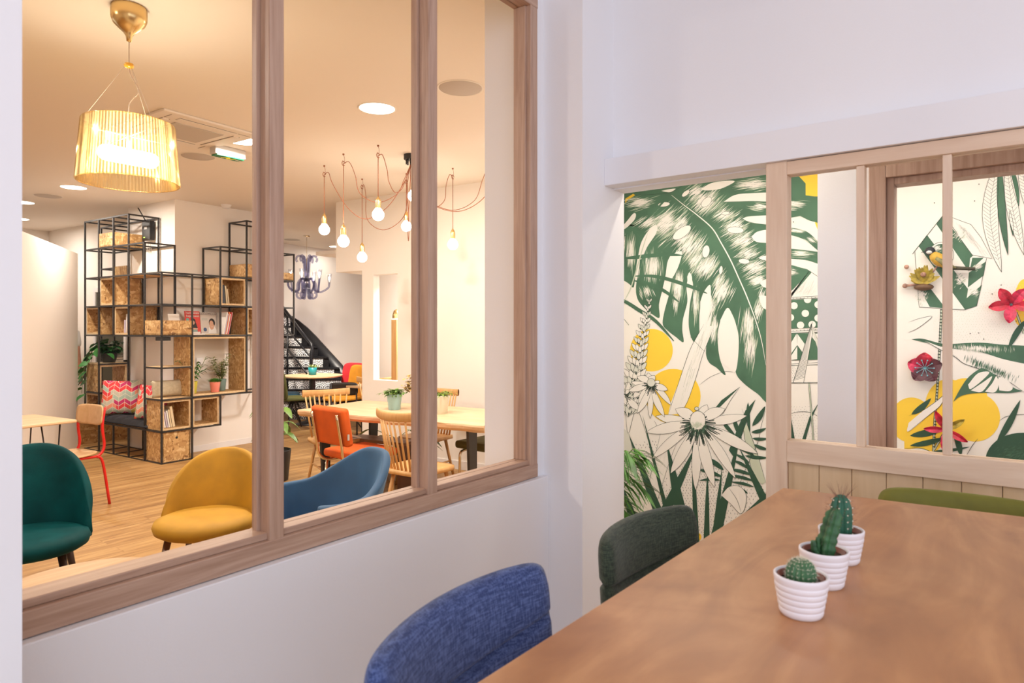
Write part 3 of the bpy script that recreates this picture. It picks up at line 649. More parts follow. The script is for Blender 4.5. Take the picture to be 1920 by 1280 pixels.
for s_ in (-1, 1):
    b = MB(); b.tube(curve_pts([(-.215, s_*.165, .82), (-.19, s_*.17, .66), (-.205, s_*.172, .50), (-.16, s_*.172, .425), (-.05, s_*.172, .42), (.13, s_*.172, .42)], 5), .0115, 8); b.build('frame', red_tube, t)
    b = MB(); b.tube(curve_pts([(-.14, s_*.172, .42), (-.19, s_*.175, .36), (-.24, s_*.19, 0)], 5), .0115, 8); b.build('leg', red_tube, t)
    b = MB(); b.tube([(.13, s_*.172, .42), (.20, s_*.19, 0)], .0115, 8); b.build('leg', red_tube, t)
    [MB().sphere(c_, .010, 8).build('bolt', black_plastic, t) for c_ in ((-.205, s_*.165, .79), (-.195, s_*.165, .72))]
# table at the left
t = thing('side_table', 'rectangular wooden table with black wire legs beside the slanted white wall', 'table', (1.85, 6.35, 0), R(7))
b = MB(); b.box(-.80, .36, -.32, .36, .725, .75, .008); b.build('table_top', light_wood, t)
for x, y in ((.22, -.2), (.22, .25), (-.68, -.2), (-.68, .25)):
    b = MB(); b.tube([(x-.07, y, .725), (x+.04, y+.03, 0), (x+.07, y, .725)], .006, 6); b.build('leg', black_metal, t)
# ---------------- diner chairs
def diner(label, loc, face, fab, group=None):
    t = thing('diner_chair', label, 'chair', loc, face, group)
    b = MB(); b.box(-.20, .24, -.225, .225, .43, .50, .028, 3); b.build('seat', fab, t)
    b = MB(); b.at((-.235, 0, .56), ry=-.17); b.box(-.035, .035, -.225, .225, 0, .31, .028, 3); b.build('backrest', fab, t)
    for s_ in (-1, 1):
        b = MB(); b.tube(curve_pts([(-.335, s_*.17, .82), (-.29, s_*.17, .58), (-.27, s_*.17, .47), (-.20, s_*.17, .415), (-.08, s_*.17, .41), (.16, s_*.17, .41), (.215, s_*.17, .38), (.22, s_*.17, .30), (.225, s_*.17, .02)], 5), .012, 8); b.build('frame_tube', chrome, t)
        b = MB(); b.tube([(-.19, s_*.17, .41), (-.23, s_*.19, 0)], .012, 8); b.build('leg', chrome, t)
    b = MB(); b.box(-.275, -.262, -.236, -.2262, .62, .665); b.build('care_label', plain('grey_label', (.5, .5, .5), .6), t)
    return t
orange_v = plain('velvet_orange', (.60, .095, .005), .75, sheen=.25, noise=.12, nscale=9, bump=.08, bscale=300, sheen_tint=(.9, .3, .1)); olive_v = velvet('olive', (.085, .080, .012), (.35, .33, .10))
diner('orange velvet chair with brass coloured tubes at the live edge table', (3.69, 4.33, 0), R(-4), orange_v)
diner('olive green tubular framed chair on the far side of the live edge table', (4.66, 3.70, 0), R(176), olive_v)
# ---------------- spindle chairs
def spindle(label, loc, face, group, mat):
    t = thing('spindle_chair', label, 'chair', loc, face, group)
    b = MB()
    b.grid(lambda u, v: (lambda p: (p[1], p[0]*(1+.25*p[1]), .455-.012*cos(p[0]*9)*cos(p[1]*8)))(rr(u, v, .43, .42)), 16, 14); solid(b.build('seat', mat, t), .03, 0, -1)
    b = MB()
    def rail(u, v):
        a = u*2-1; c = v*2*pi; return (-.275 + .075*a*a - .0 + .011*cos(c), a*.235, .855+.034*sin(c) + .012*a*a)
    b.grid(rail, 16, 12, True); b.build('top_rail', mat, t)
    for k in range(9 if True else 7):
        a = (k-4)/4; b = MB(); b.tube([(-.175+.02*a*a, a*.155, .45), (-.272+.075*a*a, a*.205, .84)], [.0095, .0075], 7); b.build('spindle', mat, t)
    L_ = [((.14, .14, .44), (.21, .20, 0)), ((.14, -.14, .44), (.21, -.20, 0)), ((-.13, .12, .44), (-.21, .18, 0)), ((-.13, -.12, .44), (-.21, -.18, 0))]
    splay(t, L_, .016, .012, mat)
    for s_ in (-1, 1): b = MB(); b.tube([(.18, s_*.172, .2), (-.17, s_*.15, .2)], .009, 7); b.build('stretcher', mat, t)
    b = MB(); b.tube([(0, .16, .2), (0, -.16, .2)], .009, 7); b.build('stretcher', mat, t)
    return t
pale_beech = wood('pale_beech', (.64, .42, .20), (.74, .54, .30), 'Z', 1.0, .4, 9)
c1 = spindle('honey coloured spindle back chair with its back to the window, at the live edge table', (3.61, 3.56, 0), R(2), 'spindle chairs', beech)
copy_tree(c1, (4.06, 5.12, 0), R(-108), 'spindle back chair tucked under the far end of the live edge table')
copy_tree(c1, (4.67, 4.50, 0), R(184), 'spindle back chair half hidden behind the white plant pot')
# ---------------- live edge table
tt = thing('live_edge_table', 'long pale live edge wooden table on black slab legs', 'table', (4.22, 4.195, 0), R(97.1))
def edge(x0, x1, y, n, amp, rev=False):
    pts = [(x0+(x1-x0)*k/n, y + amp*mnoise.noise(Vector((k*.35, y*7, 3)))*1.6) for k in range(n+1)]; return pts
b = MB(); poly = edge(-.985, .985, -.455, 40, .014) + edge(.985, -.985, .455, 40, .014)
n = len(poly); lay = []
for z, ins in ((.700, .028), (.722, .006), (.745, 0), (.757, .003), (.76, .007)):
    lay.append([b.v((x*(1-ins*.3), y-math.copysign(ins + .006*mnoise.noise(Vector((x*6, z*40, y))), y), z)) for x, y in poly])
for A, Bq in zip(lay, lay[1:]):
    for k in range(n): b.f([A[k], A[(k+1) % n], Bq[(k+1) % n], Bq[k]], False)
b.f(lay[0][::-1]); b.f(lay[-1]); b.build('table_top', wood('live_edge_wood', (.62, .40, .23), (.76, .57, .37), 'X', .7, .45, 7, dist=2.0), tt)
for x in (-.78, .80):
    for y in (-.36, .30):
        b = MB(); q = .06; s_ = 1 if y < 0 else -1
        b.prism([(y-q, 0), (y+q, 0), (y+q, .01), (y-q, .01)], 0, .001) if False else None
        vs = []
        for (z, w, o_) in ((0, .040, .02*s_), (.70, .060, 0)):
            vs.append([b.v((x+a, y+c+o_, z)) for a, c in ((-.012, -w), (.012, -w), (.012, w), (-.012, w))])
        b.f(vs[0][::-1]); b.f(vs[1])
        for k in range(4): b.f([vs[0][k], vs[0][(k+1) % 4], vs[1][(k+1) % 4], vs[1][k]])
        b.build('leg', black_metal, tt)
# bench on the far side
t = thing('bench', 'low brown wooden bench pushed under the live edge table', 'bench', (4.30, 4.72, 0), R(97))
b = MB(); b.box(-.34, .34, -.11, .11, .425, .455, .006); b.build('seat', wood('bench_wood', (.16, .075, .04), (.30, .17, .11), 'X', .8, .5, 8), t)
for x in (-.28, .28): b = MB(); b.box(x-.02, x+.02, -.09, .09, 0, .425); b.build('leg', plain('bench_leg', (.16, .075, .04), .5), t)
# plant pots on the table
def tpot(label, loc, r0, r1, h, col, fol, n, spread, hh, l, w, extra=None):
    t = thing('potted_plant', label, 'plant', loc, 0, 'potted plants on the live edge table'); pot(t, r0, r1, h, plain('pot_%d' % int(col[0]*100), col, .35)); bushy(t, (0, 0, 0), n, spread, hh, l, w, fol, h*.95, .35); return t
tp = tpot('green and pink leafed plant in a light blue pot on the live edge table', (4.185, 4.43, .76), .052, .068, .142, (.30, .52, .56), g_mid, 130, .075, .04, .055, .026)
b = MB()
for k in range(40):
    z = random.uniform(.14, .30); q = Vector((.075+.05*random.random(), -.07+.04*random.gauss(0, 1), z)); leaf_mesh(b, q, rnd_dir(-.8, 1.2, (-.1, .6)), Vector((0, 0, 1)), .07, .04, .3)
b.build('pink_foliage', plain('leaf_pink', (.50, .36, .14), .5, noise=.5, nscale=25), tp, 'pink tinted leaves')
tpot('small leafed green plant in a white pot on the live edge table', (4.235, 3.93, .76), .068, .083, .155, (.66, .68, .58), green('lime', (.20, .32, .05)), 200, .085, .035, .035, .018)
# floor plants
t = thing('floor_plant', 'leafy plant in a white pot on the floor under the live edge table', 'plant', (4.62, 4.85, 0)); pot(t, .10, .13, .26, plain('white_pot', (.70, .68, .64), .4))
b = MB(); st = MB()
for k in range(16):
    a = k*2.4; top = Vector((.26*cos(a), .26*sin(a), .34+.14*random.random())); pts = curve_pts([(0, 0, .22), (top.x*.3, top.y*.3, .4), tuple(top)], 4); st.tube(pts, .004, 5); leaf_mesh(b, top, Vector((cos(a), sin(a), .0)), Vector((0, 0, 1)), .2, .09, .5, 5)
st.build('stem', plain('stem', (.15, .22, .06), .6), t); b.build('foliage', g_mid, t)
t = thing('floor_plant', 'glossy leafed plant peeking out from behind the oak window post', 'plant', (*at(516, 900, 0).xy, 0)); pot(t, .12, .15, .30, plain('dark_pot', (.03, .03, .03), .5))
b = MB(); st = MB()
for k in range(18):
    a = k*2.4; top = Vector((.09*cos(a), .09*sin(a), .40+.35*random.random())); pts = curve_pts([(0, 0, .27), (top.x*.3, top.y*.3, .5), tuple(top)], 4); st.tube(pts, .005, 5); leaf_mesh(b, top, Vector((cos(a), sin(a), .1)), Vector((0, 0, 1)), .15, .09, .7, 5)
st.build('stem', plain('stem', (.15, .22, .06), .6), t); b.build('foliage', g_mid, t)
# ================================================================== round table by the stairs
RT = atd(586, 700, 10.36); RT.z = 0
t = thing('round_table', 'round pedestal table with a wooden top and black column in front of the stairs', 'table', RT)
b = MB(); b.lathe([(.001, .73), (.43, .73), (.455, .742), (.455, .757), (.001, .757)], 48, smooth=False); b.build('table_top', light_wood, t)
b = MB(); b.lathe([(.045, .02), (.045, .73)], 16); b.build('column', black_metal, t)
b = MB(); b.lathe([(.001, 0), (.25, 0), (.25, .015), (.12, .05), (.05, .09), (.001, .09)], 32); b.build('base', black_metal, t)
t = thing('potted_plant', 'small succulent in a teal square pot on the round table', 'plant', RT+Vector((0, 0, .757)))
b = MB(); b.lathe([(.05, 0), (.056, .002), (.068, .118), (.062, .12), (.055, .10), (.001, .10)], 24); b.build('pot', plain('teal_pot', (.01, .22, .25), .4), t)
bushy(t, (0, 0, 0), 90, .05, .03, .04, .012, green('succulent', (.22, .30, .07)), .105, -.1, (.4, 2))
def shellchair(label, loc, face, fab, bh=.44, legs=True, name='shell_chair', w=.46):
    t = thing(name, label, 'chair', loc, face)
    b = MB(); b.grid(lambda u, v: (lambda p: (-.235 - .16*(p[1]+bh/2) + .35*p[0]**2, p[0], .46+bh/2+p[1]))(rr(u, v, w, bh)), 16, 12); solid(b.build('backrest', fab, t), .04, 1)
    b = MB(); b.grid(lambda u, v: (lambda p: (p[1]-.01, p[0], .46+.10*p[0]**2 - .02*p[1]))(rr(u, v, w, .47)), 16, 12); solid(b.build('seat', fab, t), .045, 1)
    for sx in (-1, 1):
        for sy in (-1, 1): b = MB(); b.tube([(.02*sx, .02*sy, .43), (.06*sx, .05*sy, .32), (.24*sx, .20*sy, 0)], [.016, .012, .009], 7); b.build('leg', black_metal, t)
    return t
olive2 = velvet('olive_dark', (.075, .080, .015), (.25, .26, .08)); amber_v = velvet('amber', (.62, .26, .012), (.9, .5, .1)); crimson = velvet('crimson', (.42, .008, .015), (.8, .1, .12)); steelblue = velvet('steel_blue', (.04, .14, .23), (.2, .4, .55))
def near_rt(px, dd): p = atd(px, 700, dd); p.z = 0; return p
shellchair('dark olive swivel chair at the round table, nearest the oak post', near_rt(551, 9.75), R(-5), olive2, .44)
shellchair('steel blue chair behind the olive one at the round table', near_rt(534, 10.35), R(-35), steelblue, .46)
shellchair('amber orange chair at the round table', near_rt(640, 9.75), R(170), amber_v, .48)
shellchair('crimson chair behind the amber one at the round table', near_rt(642, 10.3), R(190), crimson, .48)
# black plywood chair and small table beyond the wall end
t = thing('plywood_chair', 'black plywood chair between the amber chair and the small table', 'chair', near_rt(650, 8.75), R(40))
blackply = plain('black_ply', (.018, .013, .012), .45)
b = MB(); b.grid(lambda u, v: (lambda p: (-.20-.10*p[1], p[0], .71+p[1]))(rr(u, v, .36, .17)), 10, 6); solid(b.build('backrest', blackply, t), .012)
b = MB(); b.grid(lambda u, v: (lambda p: (p[1], p[0], .45))(rr(u, v, .38, .38)), 10, 8); solid(b.build('seat', blackply, t), .012)
for s_ in (-1, 1):
    b = MB(); b.tube([(-.22, s_*.16, .78), (-.19, s_*.165, .44), (-.22, s_*.17, 0)], .011, 7); b.build('leg', black_metal, t)
    b = MB(); b.tube([(-.19, s_*.165, .44), (.16, s_*.165, .44), (.19, s_*.17, 0)], .011, 7); b.build('leg', black_metal, t)
ST = at(648, 722, .755)
t = thing('small_table', 'small pale topped table half hidden by the wall end', 'table', (ST.x+.32, ST.y-.30, 0), R(2.98))
b = MB(); b.box(-.32, .32, -.32, .32, .728, .755, .004); b.build('table_top', light_wood, t)
b = MB(); b.tube([(0, 0, .01), (0, 0, .728)], .03, 10); b.build('column', black_metal, t)
b = MB(); b.lathe([(.001, 0), (.2, 0), (.2, .012), (.03, .03)], 24); b.build('base', black_metal, t)
# ================================================================== stairs
def tile_mat():
    m, nt, p = new_mat('patterned_tile'); p.inputs['Roughness'].default_value = .35
    tc = N(nt, 'ShaderNodeTexCoord'); sp = N(nt, 'ShaderNodeSeparateXYZ'); L(nt, tc.outputs['Object'], sp.inputs[0])
    def M(op, a, b=None, c=None):
        n = N(nt, 'ShaderNodeMath', operation=op)
        for i, q in enumerate((a, b, c)):
            if q is None: continue
            if isinstance(q, (int, float)): n.inputs[i].default_value = q
            else: L(nt, q, n.inputs[i])
        return n.outputs[0]
    S_ = .145
    x = M('PINGPONG', M('MULTIPLY', sp.outputs[0], 1/S_), .5); z = M('MULTIPLY', sp.outputs[2], 1/S_)
    d = M('SQRT', M('ADD', M('MULTIPLY', x, x), M('MULTIPLY', z, z)))
    rings = M('LESS_THAN', M('FRACT', M('MULTIPLY', d, 5.5)), .58)
    x2 = M('SUBTRACT', .5, x); z2 = M('SUBTRACT', z, .85); d2 = M('SQRT', M('ADD', M('MULTIPLY', x2, x2), M('MULTIPLY', z2, z2)))
    r2 = M('GREATER_THAN', M('FRACT', M('MULTIPLY', d2, 6.0)), .38)
    an = M('ARCTAN2', z, x); pet = M('GREATER_THAN', M('SINE', M('MULTIPLY', an, 8.0)), .2)
    inner = M('LESS_THAN', d, .28); a = M('MULTIPLY', inner, pet); o = M('SUBTRACT', 1.0, inner)
    near = M('LESS_THAN', d, .72); mix1 = M('ADD', M('MULTIPLY', near, rings), M('MULTIPLY', M('SUBTRACT', 1.0, near), r2))
    tot = M('ADD', a, M('MULTIPLY', o, mix1))
    mx = N(nt, 'ShaderNodeMixRGB'); L(nt, tot, mx.inputs[0]); mx.inputs[1].default_value = (.02, .022, .028, 1); mx.inputs[2].default_value = (.80, .79, .78, 1)
    L(nt, mx.outputs[0], p.inputs['Base Color']); return m
TILE = tile_mat(); gloss_black = plain('black_lacquer', (.008, .008, .010), .35); gloss_black.node_tree.nodes['Principled BSDF'].inputs['Specular IOR Level'].default_value = .25
fw = Vector((cos(YAW), sin(YAW), 0)); rt_ = Vector((sin(YAW), -cos(YAW), 0))
sr = thing('staircase', 'black winding staircase with patterned black and white tiled risers', 'staircase', (0, 0, 0))
steps = []
for k in range(10):
    z = .125 + .175*k; dd = 10.85 + .10*k; lx = -(10.33-.5967*(dd+.3))/.8024; rx = (628-960)/FPX*11.3 + .0 - .215*(k-4)
    steps.append((z, dd, rx, lx))
def W3(lat, dep, z): p = fw*dep + rt_*lat; return (p.x, p.y, z)
for k, (z, dd, rx, lx) in enumerate(steps):
    zp = steps[k-1][0] if k else 0
    b = MB(); xl = max(rx-1.5, lx); A = [W3(xl, dd, 0), W3(rx+.10, dd, 0), W3(rx+.10-.215, dd+.26, 0), W3(xl, dd+.26, 0)]
    q = [(p[0], p[1]) for p in A]
    b.prism(q, zp, z-.03); b.build('riser', gloss_black, sr)
    b = MB(); A = [W3(xl, dd-.03, 0), W3(rx+.10, dd-.03, 0), W3(rx+.10-.215, dd+.26, 0), W3(xl, dd+.26, 0)]; b.prism([(p[0], p[1]) for p in A], z-.03, z); b.build('tread', gloss_black, sr)
    # tile strip on the riser, in its own frame so that the pattern sits on every riser alike
    b = MB(); b.box(xl+.01-rx, 0, -.006, 0, 0, z-zp-.034); o = b.build('tile_strip', TILE, sr); o.location = W3(rx, dd, zp); o.rotation_euler = (0, 0, YAW-pi/2)
# stringer: curved black plate along the right side
b = MB(); pts = []
for k, (px_, py_) in enumerate(((665, 745), (655, 712), (641, 684), (610, 650), (592, 630), (576, 614), (560, 601), (541, 589), (531, 575), (515, 548))):
    dd = 11.36 + (641-px_)*.0050; p = atd(px_, py_, dd); lo = p.z - .50; pts.append((p, lo))
th = fw*.05
prev = None
rows = [[b.v(p), b.v((p.x, p.y, max(0, lo))), b.v((p.x+th.x, p.y+th.y, max(0, lo))), b.v((p.x+th.x, p.y+th.y, p.z))] for p, lo in pts]
for A, Bq in zip(rows, rows[1:]):
    for q in range(4): b.f([A[q], A[(q+1) % 4], Bq[(q+1) % 4], Bq[q]], q % 2 == 0)
b.f(rows[0]); b.f(rows[-1][::-1]); b.build('stringer', gloss_black, sr)
rail = thing('stair_railing', 'black steel railing with slanting bars running down the staircase', 'railing', (0, 0, 0))
b = MB(); b.tube([atd(512, 546, 11.3), atd(531, 577, 11.2), atd(541, 590, 11.1), atd(563, 620, 10.75), atd(583, 644, 10.5), atd(585.5, 652, 10.5), atd(583.5, 662, 10.48), atd(582, 790, 10.5)], .026, 10); b.build('handrail', gloss_black, rail)
for a, c in (((529, 607, 11.4), (582, 668, 10.5)), ((529, 640, 11.3), (575, 700, 10.5))):
    b = MB(); b.tube([atd(*a), atd(*c)], .015, 8); b.build('rail_bar', gloss_black, rail)
b = MB(); b.tube([atd(539, 590, 11.1), atd(539, 745, 11.1)], .016, 8); b.build('post', gloss_black, rail)
# ================================================================== ceiling fittings and lamps
disc = plain('lamp_disc', (1.0, .95, .86), .5, emit=9); rim_m = plain('lamp_rim', (.8, .76, .70), .5)
for (px_, py_), lab in zip(DOWNLIGHTS, ('large glowing ceiling downlight above the orange chair and cluster lamp', 'glowing downlight beside the exit sign, partly behind the oak post', 'glowing downlight below and beside the amber pendant shade', 'glowing downlight over the slanted white wall', 'farthest small downlight near the slanted wall', 'small far downlight in the stair hall ceiling')):
    p = at(px_, py_, CEIL); t = thing('downlight', lab, 'ceiling light', (p.x, p.y, CEIL), 0, 'recessed downlights')
    b = MB(); b.lathe([(.118, -.001), (.125, -.006), (.132, -.001)], 40); b.build('rim', rim_m, t)
    b = MB(); b.lathe([(.0005, -.003), (.118, -.003)], 40); b.build('diffuser', disc, t)
spk = plain('speaker_cloth', (.50, .45, .41), .8, bump=.1, bscale=600)
for (px_, py_), lab in (((863, 165), 'round grey ceiling loudspeaker near the white pillar'), ((371, 293), 'round flush loudspeaker beside the exit sign'), ((90, 367), 'round flush loudspeaker between two downlights near the slanted wall'), ((548, 449), 'round flush loudspeaker near the chandelier')):
    p = at(px_, py_, CEIL); t = thing('ceiling_speaker', lab, 'loudspeaker', (p.x, p.y, CEIL), 0, 'flush ceiling loudspeakers')
    b = MB(); b.lathe([(.0005, -.005), (.13, -.005), (.135, -.001)], 40); b.build('grille', spk, t); b = MB(); b.lathe([(.135, -.001), (.14, -.005), (.146, -.001)], 40); b.build('rim', rim_m, t)
p = at(424, 384, CEIL); t = thing('smoke_detector', 'small white smoke detector on the ceiling above the shelving', 'smoke detector', (p.x, p.y, CEIL))
b = MB(); b.lathe([(.0005, -.045), (.035, -.045), (.05, -.03), (.062, 0)], 24); b.build('cap', white_gloss, t)
# air conditioning cassette
t = thing('air_conditioner', 'square ceiling air conditioning cassette with a central grille', 'air conditioner', (2.60, 5.03, CEIL), R(3))
acw = plain('cassette_white', (.78, .72, .66), .5)
b = MB(); b.box(-.38, .38, -.38, .38, -.018, 0, .006); b.build('panel', acw, t)
b = MB(); b.box(-.19, .19, -.19, .19, -.024, -.018); b.build('grille', plain('ac_grille', (.52, .47, .42), .7), t)
for k in range(4):
    b = MB(); b.at((0, 0, 0), rz=k*pi/2); b.box(-.22, .22, .255, .30, -.023, -.018, .001); b.build('louvre', acw, t)
    b = MB(); b.at((0, 0, 0), rz=k*pi/2); b.box(-.225, .225, .250, .254, -.0195, -.018); b.box(-.225, .225, .302, .306, -.0195, -.018); b.box(-.34, -.24, .300, .304, -.0195, -.018); b.build('slot', plain('slot_dark', (.16, .13, .11), .7), t)
# exit sign
t = thing('exit_sign', 'white emergency exit light box with a green panel, hung under the ceiling', 'exit sign', (3.07, 5.25, CEIL), R(3))
b = MB(); b.box(-.14, .14, -.045, .045, -.075, 0, .008); b.build('housing', plain('exit_white', (.6, .58, .56), .4), t)
b = MB(); b.box(-.125, .125, -.040, .040, -.085, -.075, .002); b.build('sign_panel', plain('exit_green', (.02, .22, .10), .4), t)
yel = plain('exit_yellow', (.9, .75, .05), .4, emit=.3); b = MB()
b.at((0, 0, -.0855)); b.prism([(-.02, -.03), (.0, -.03), (.02, .0), (.05, -.03), (.06, -.02), (.03, .02), (.0, .02), (-.03, .0), (-.05, .02), (-.06, .01), (-.03, -.01)], -.001, 0); b.sphere((.01, .03, 0), .007, 8, (1, 1, .1)); b.build('pictogram', yel, t)
b = MB(); b.at((0, 0, -.0855)); b.prism([(.07, -.008), (.1, -.008), (.1, -.02), (.12, 0), (.1, .02), (.1, .008), (.07, .008)], -.001, 0); b.build('arrow', plain('exit_arrow', (.8, .8, .75), .4), t)
# ---------------- amber pendant
def amber():
    m, nt, p = new_mat('amber_acrylic'); nt.nodes.remove(p); out = nt.nodes['Material Output']
    tr = N(nt, 'ShaderNodeBsdfTransparent'); tr.inputs[0].default_value = (1.0, .95, .80, 1)
    tl = N(nt, 'ShaderNodeBsdfTranslucent'); tl.inputs[0].default_value = (1.0, .86, .56, 1)
    gl = N(nt, 'ShaderNodeBsdfGlossy', Roughness=.12); gl.inputs[0].default_value = (.9, .7, .4, 1)
    tc = N(nt, 'ShaderNodeTexCoord'); sp = N(nt, 'ShaderNodeSeparateXYZ'); L(nt, tc.outputs['Object'], sp.inputs[0])
    an = N(nt, 'ShaderNodeMath', operation='ARCTAN2'); L(nt, sp.outputs[1], an.inputs[0]); L(nt, sp.outputs[0], an.inputs[1])
    mu = N(nt, 'ShaderNodeMath', operation='MULTIPLY'); mu.inputs[1].default_value = 90; L(nt, an.outputs[0], mu.inputs[0]); si = N(nt, 'ShaderNodeMath', operation='SINE'); L(nt, mu.outputs[0], si.inputs[0])
    mr = N(nt, 'ShaderNodeMapRange'); mr.inputs[1].default_value = -.3; mr.inputs[2].default_value = .5; mr.inputs[3].default_value = .02; mr.inputs[4].default_value = .22; L(nt, si.outputs[0], mr.inputs[0])
    a = N(nt, 'ShaderNodeMixShader'); L(nt, mr.outputs[0], a.inputs[0]); L(nt, tr.outputs[0], a.inputs[1]); L(nt, tl.outputs[0], a.inputs[2])
    lw = N(nt, 'ShaderNodeLayerWeight', Blend=.35); c = N(nt, 'ShaderNodeMixShader'); L(nt, lw.outputs['Facing'], c.inputs[0]); L(nt, a.outputs[0], c.inputs[1]); L(nt, gl.outputs[0], c.inputs[2])
    L(nt, c.outputs[0], out.inputs[0]); return m
AMB = amber(); pc = at(242, 14, CEIL)
t = thing('pendant_lamp', 'amber ribbed transparent drum pendant lamp hanging by wires from a gold ceiling cup', 'pendant lamp', (pc.x, pc.y, CEIL))
gold_rib = lambda k, n: 1+.018*(1 if k % 2 else -1)
b = MB(); b.lathe([(.074, 0), (.076, -.02), (.075, -.055), (.066, -.078), (.045, -.10), (.025, -.118), (.014, -.135), (.010, -.16), (.0005, -.162)], 56, mod=gold_rib); b.build('ceiling_cup', brass, t)
b = MB(); b.tube(curve_pts([(0, 0, -.16), (0, 0, -.26), (.005, .0, -.31), (.028, -.02, -.37), (.03, -.022, -.40), (0, 0, -.46), (0, 0, -.60)], 6), .0025, 6); b.build('cord', plain('clear_cord', (.5, .38, .28), .3), t)
b = MB(); b.lathe([(.0005, -.262), (.018, -.264), (.022, -.272), (.018, -.282), (.0005, -.285)], 16); b.build('ring', plain('amber_ring', (.75, .36, .03), .2), t)
for a in (.6, 2.7, 4.8): b = MB(); b.tube([(.015*cos(a), .015*sin(a), -.275), (.185*cos(a), .185*sin(a), -.548)], .0009, 4); b.build('wire', plain('thin_wire', (.55, .48, .4), .4), t)
b = MB(); fl_ = lambda k, n: 1+.010*(1 if k % 2 else -1)
b.lathe([(.189, -.545), (.192, -.548), (.2145, -.822), (.211, -.825)], 140, mod=fl_); sh_ = b.build('lamp_shade', AMB, t); solid(sh_, .003)
for z, r in ((-.546, .191), (-.824, .214)): b = MB(); b.tube([(r*cos(2*pi*k/60), r*sin(2*pi*k/60), z) for k in range(60)], .0026, 5, closed=True); b.build('shade_rim', AMB, sh_)
b = MB(); b.tube([(-.10, 0, -.70), (.10, 0, -.70)], .036, 14); b.sphere((-.10, 0, -.70), .036); b.sphere((.10, 0, -.70), .036); b.build('bulb', plain('pendant_bulb', (1, .86, .62), .5, emit=60), t)
b = MB(); b.tube([(0, 0, -.60), (0, 0, -.66)], .012, 8); b.tube([(-.19, 0, -.605), (.19, 0, -.605)], .002, 5); b.tube([(0, -.19, -.605), (0, .19, -.605)], .002, 5); b.build('bulb_holder', white_gloss, t)
point('pendant_glow', (pc.x, pc.y, CEIL-.73), .06, 26, (1, .80, .50))
# ---------------- cluster pendant of crystal bulbs
cl = thing('cluster_pendant', 'cluster lamp of bare crystal bulbs in brass holders on looping copper cords', 'pendant lamp', (0, 0, 0))
rose = at(770, 290, CEIL)
b = MB(); b.at(rose); b.lathe([(.0005, -.045), (.055, -.045), (.06, -.04), (.06, 0)], 32); b.build('ceiling_rose', black_plastic, cl)
b = MB()
for a in range(8): b.at(rose+Vector((.035*cos(a*.785), .035*sin(a*.785), 0))); b.tube([(0, 0, -.045), (0, 0, -.085)], .008, 6)
b.build('cable_gland', black_plastic, cl)
copper = plain('copper_cord', (.30, .095, .04), .55, noise=.5, nscale=160)
bulb_m = plain('crystal_bulb', (1, .93, .82), .3, emit=9); bulbs = [((608, 310), 430), ((644, 288), 452), ((679, 335), 482), ((709, 272), 402), ((762, 325), 424), ((775, 300), 367), ((849, 315), 458), ((925, 300), 437), ((955, 270), 330)]
lows = [(762, 365), (700, 393), (735, 362), (716, 375), (776, 410), None, (835, 408), (850, 330), (830, 330)]
for k, ((hx, hy_), by) in enumerate(bulbs):
    hk = at(hx, hy_, CEIL); dd = (hk - Vector((0, 0, 0))).dot(Vector((cos(YAW), sin(YAW), 0))); z = H - (by-HY)/FPX*dd
    st = Vector((hk.x, hk.y, z))
    b = MB(); b.at(st); b.lathe([(.0005, -.052), (.022, -.048), (.040, -.034), (.050, -.010), (.049, .010), (.040, .028), (.026, .046), (.021, .056)], 18); b.sphere((0, 0, 0), .001, 6); bl = b.build('bulb', bulb_m, cl)
    b = MB(); b.at(st); b.lathe([(.023, .052), (.0235, .10), (.021, .118), (.014, .134), (.006, .142), (.005, .152), (.0005, .152)], 18); b.build('bulb_holder', brass, cl)
    b = MB(); b.tube([st+Vector((0, 0, .15)), Vector((hk.x, hk.y, CEIL-.085))], .0032, 6)
    if k != 5:
        h0 = Vector((hk.x, hk.y, CEIL-.085)); r0 = rose + Vector((0, 0, -.085)); low = min(st.z+.10, CEIL-.30) if k not in (7, 8) else CEIL-.30
        m = h0.lerp(r0, .5); span = (r0-h0).xy.length; sag = .16+.30*span if k not in (4,) else .62
        jit = Vector((random.uniform(-.05, .05), random.uniform(-.05, .05), 0))
        off = (r0-h0).normalized()
        pts = [h0, h0+off*.05+Vector((0, 0, .012)), h0+off*.10+Vector((0, 0, -.10)), h0.lerp(r0, .28)+Vector((0, 0, -sag*.75))+jit, h0.lerp(r0, .5)+Vector((0, 0, -sag)), h0.lerp(r0, .75)+Vector((0, 0, -sag*.8))-jit, r0+Vector((-off.x, -off.y, 0))*.06+Vector((0, 0, -.14)), r0]
        b.tube(curve_pts(pts, 8), .0032, 6)
    b.build('cord', copper, cl)
    b = MB(); b.at((hk.x, hk.y, CEIL)); b.lathe([(.0005, -.012), (.008, -.012), (.008, 0)], 10); b.tube([(0, 0, -.01), (.01, 0, -.03), (.012, 0, -.06), (0, 0, -.075), (-.012, 0, -.06)], .0016, 5); b.tube([(.016*cos(q*.7), 0, -.085+.02*sin(q*.7)) for q in range(9)], .0032, 5); b.build('hook', copper, cl)
for k in (1, 4, 6): hk = at(*bulbs[k][0], CEIL); point('cluster_glow', (hk.x, hk.y, 2.35), .05, 4.5, (1, .84, .62))
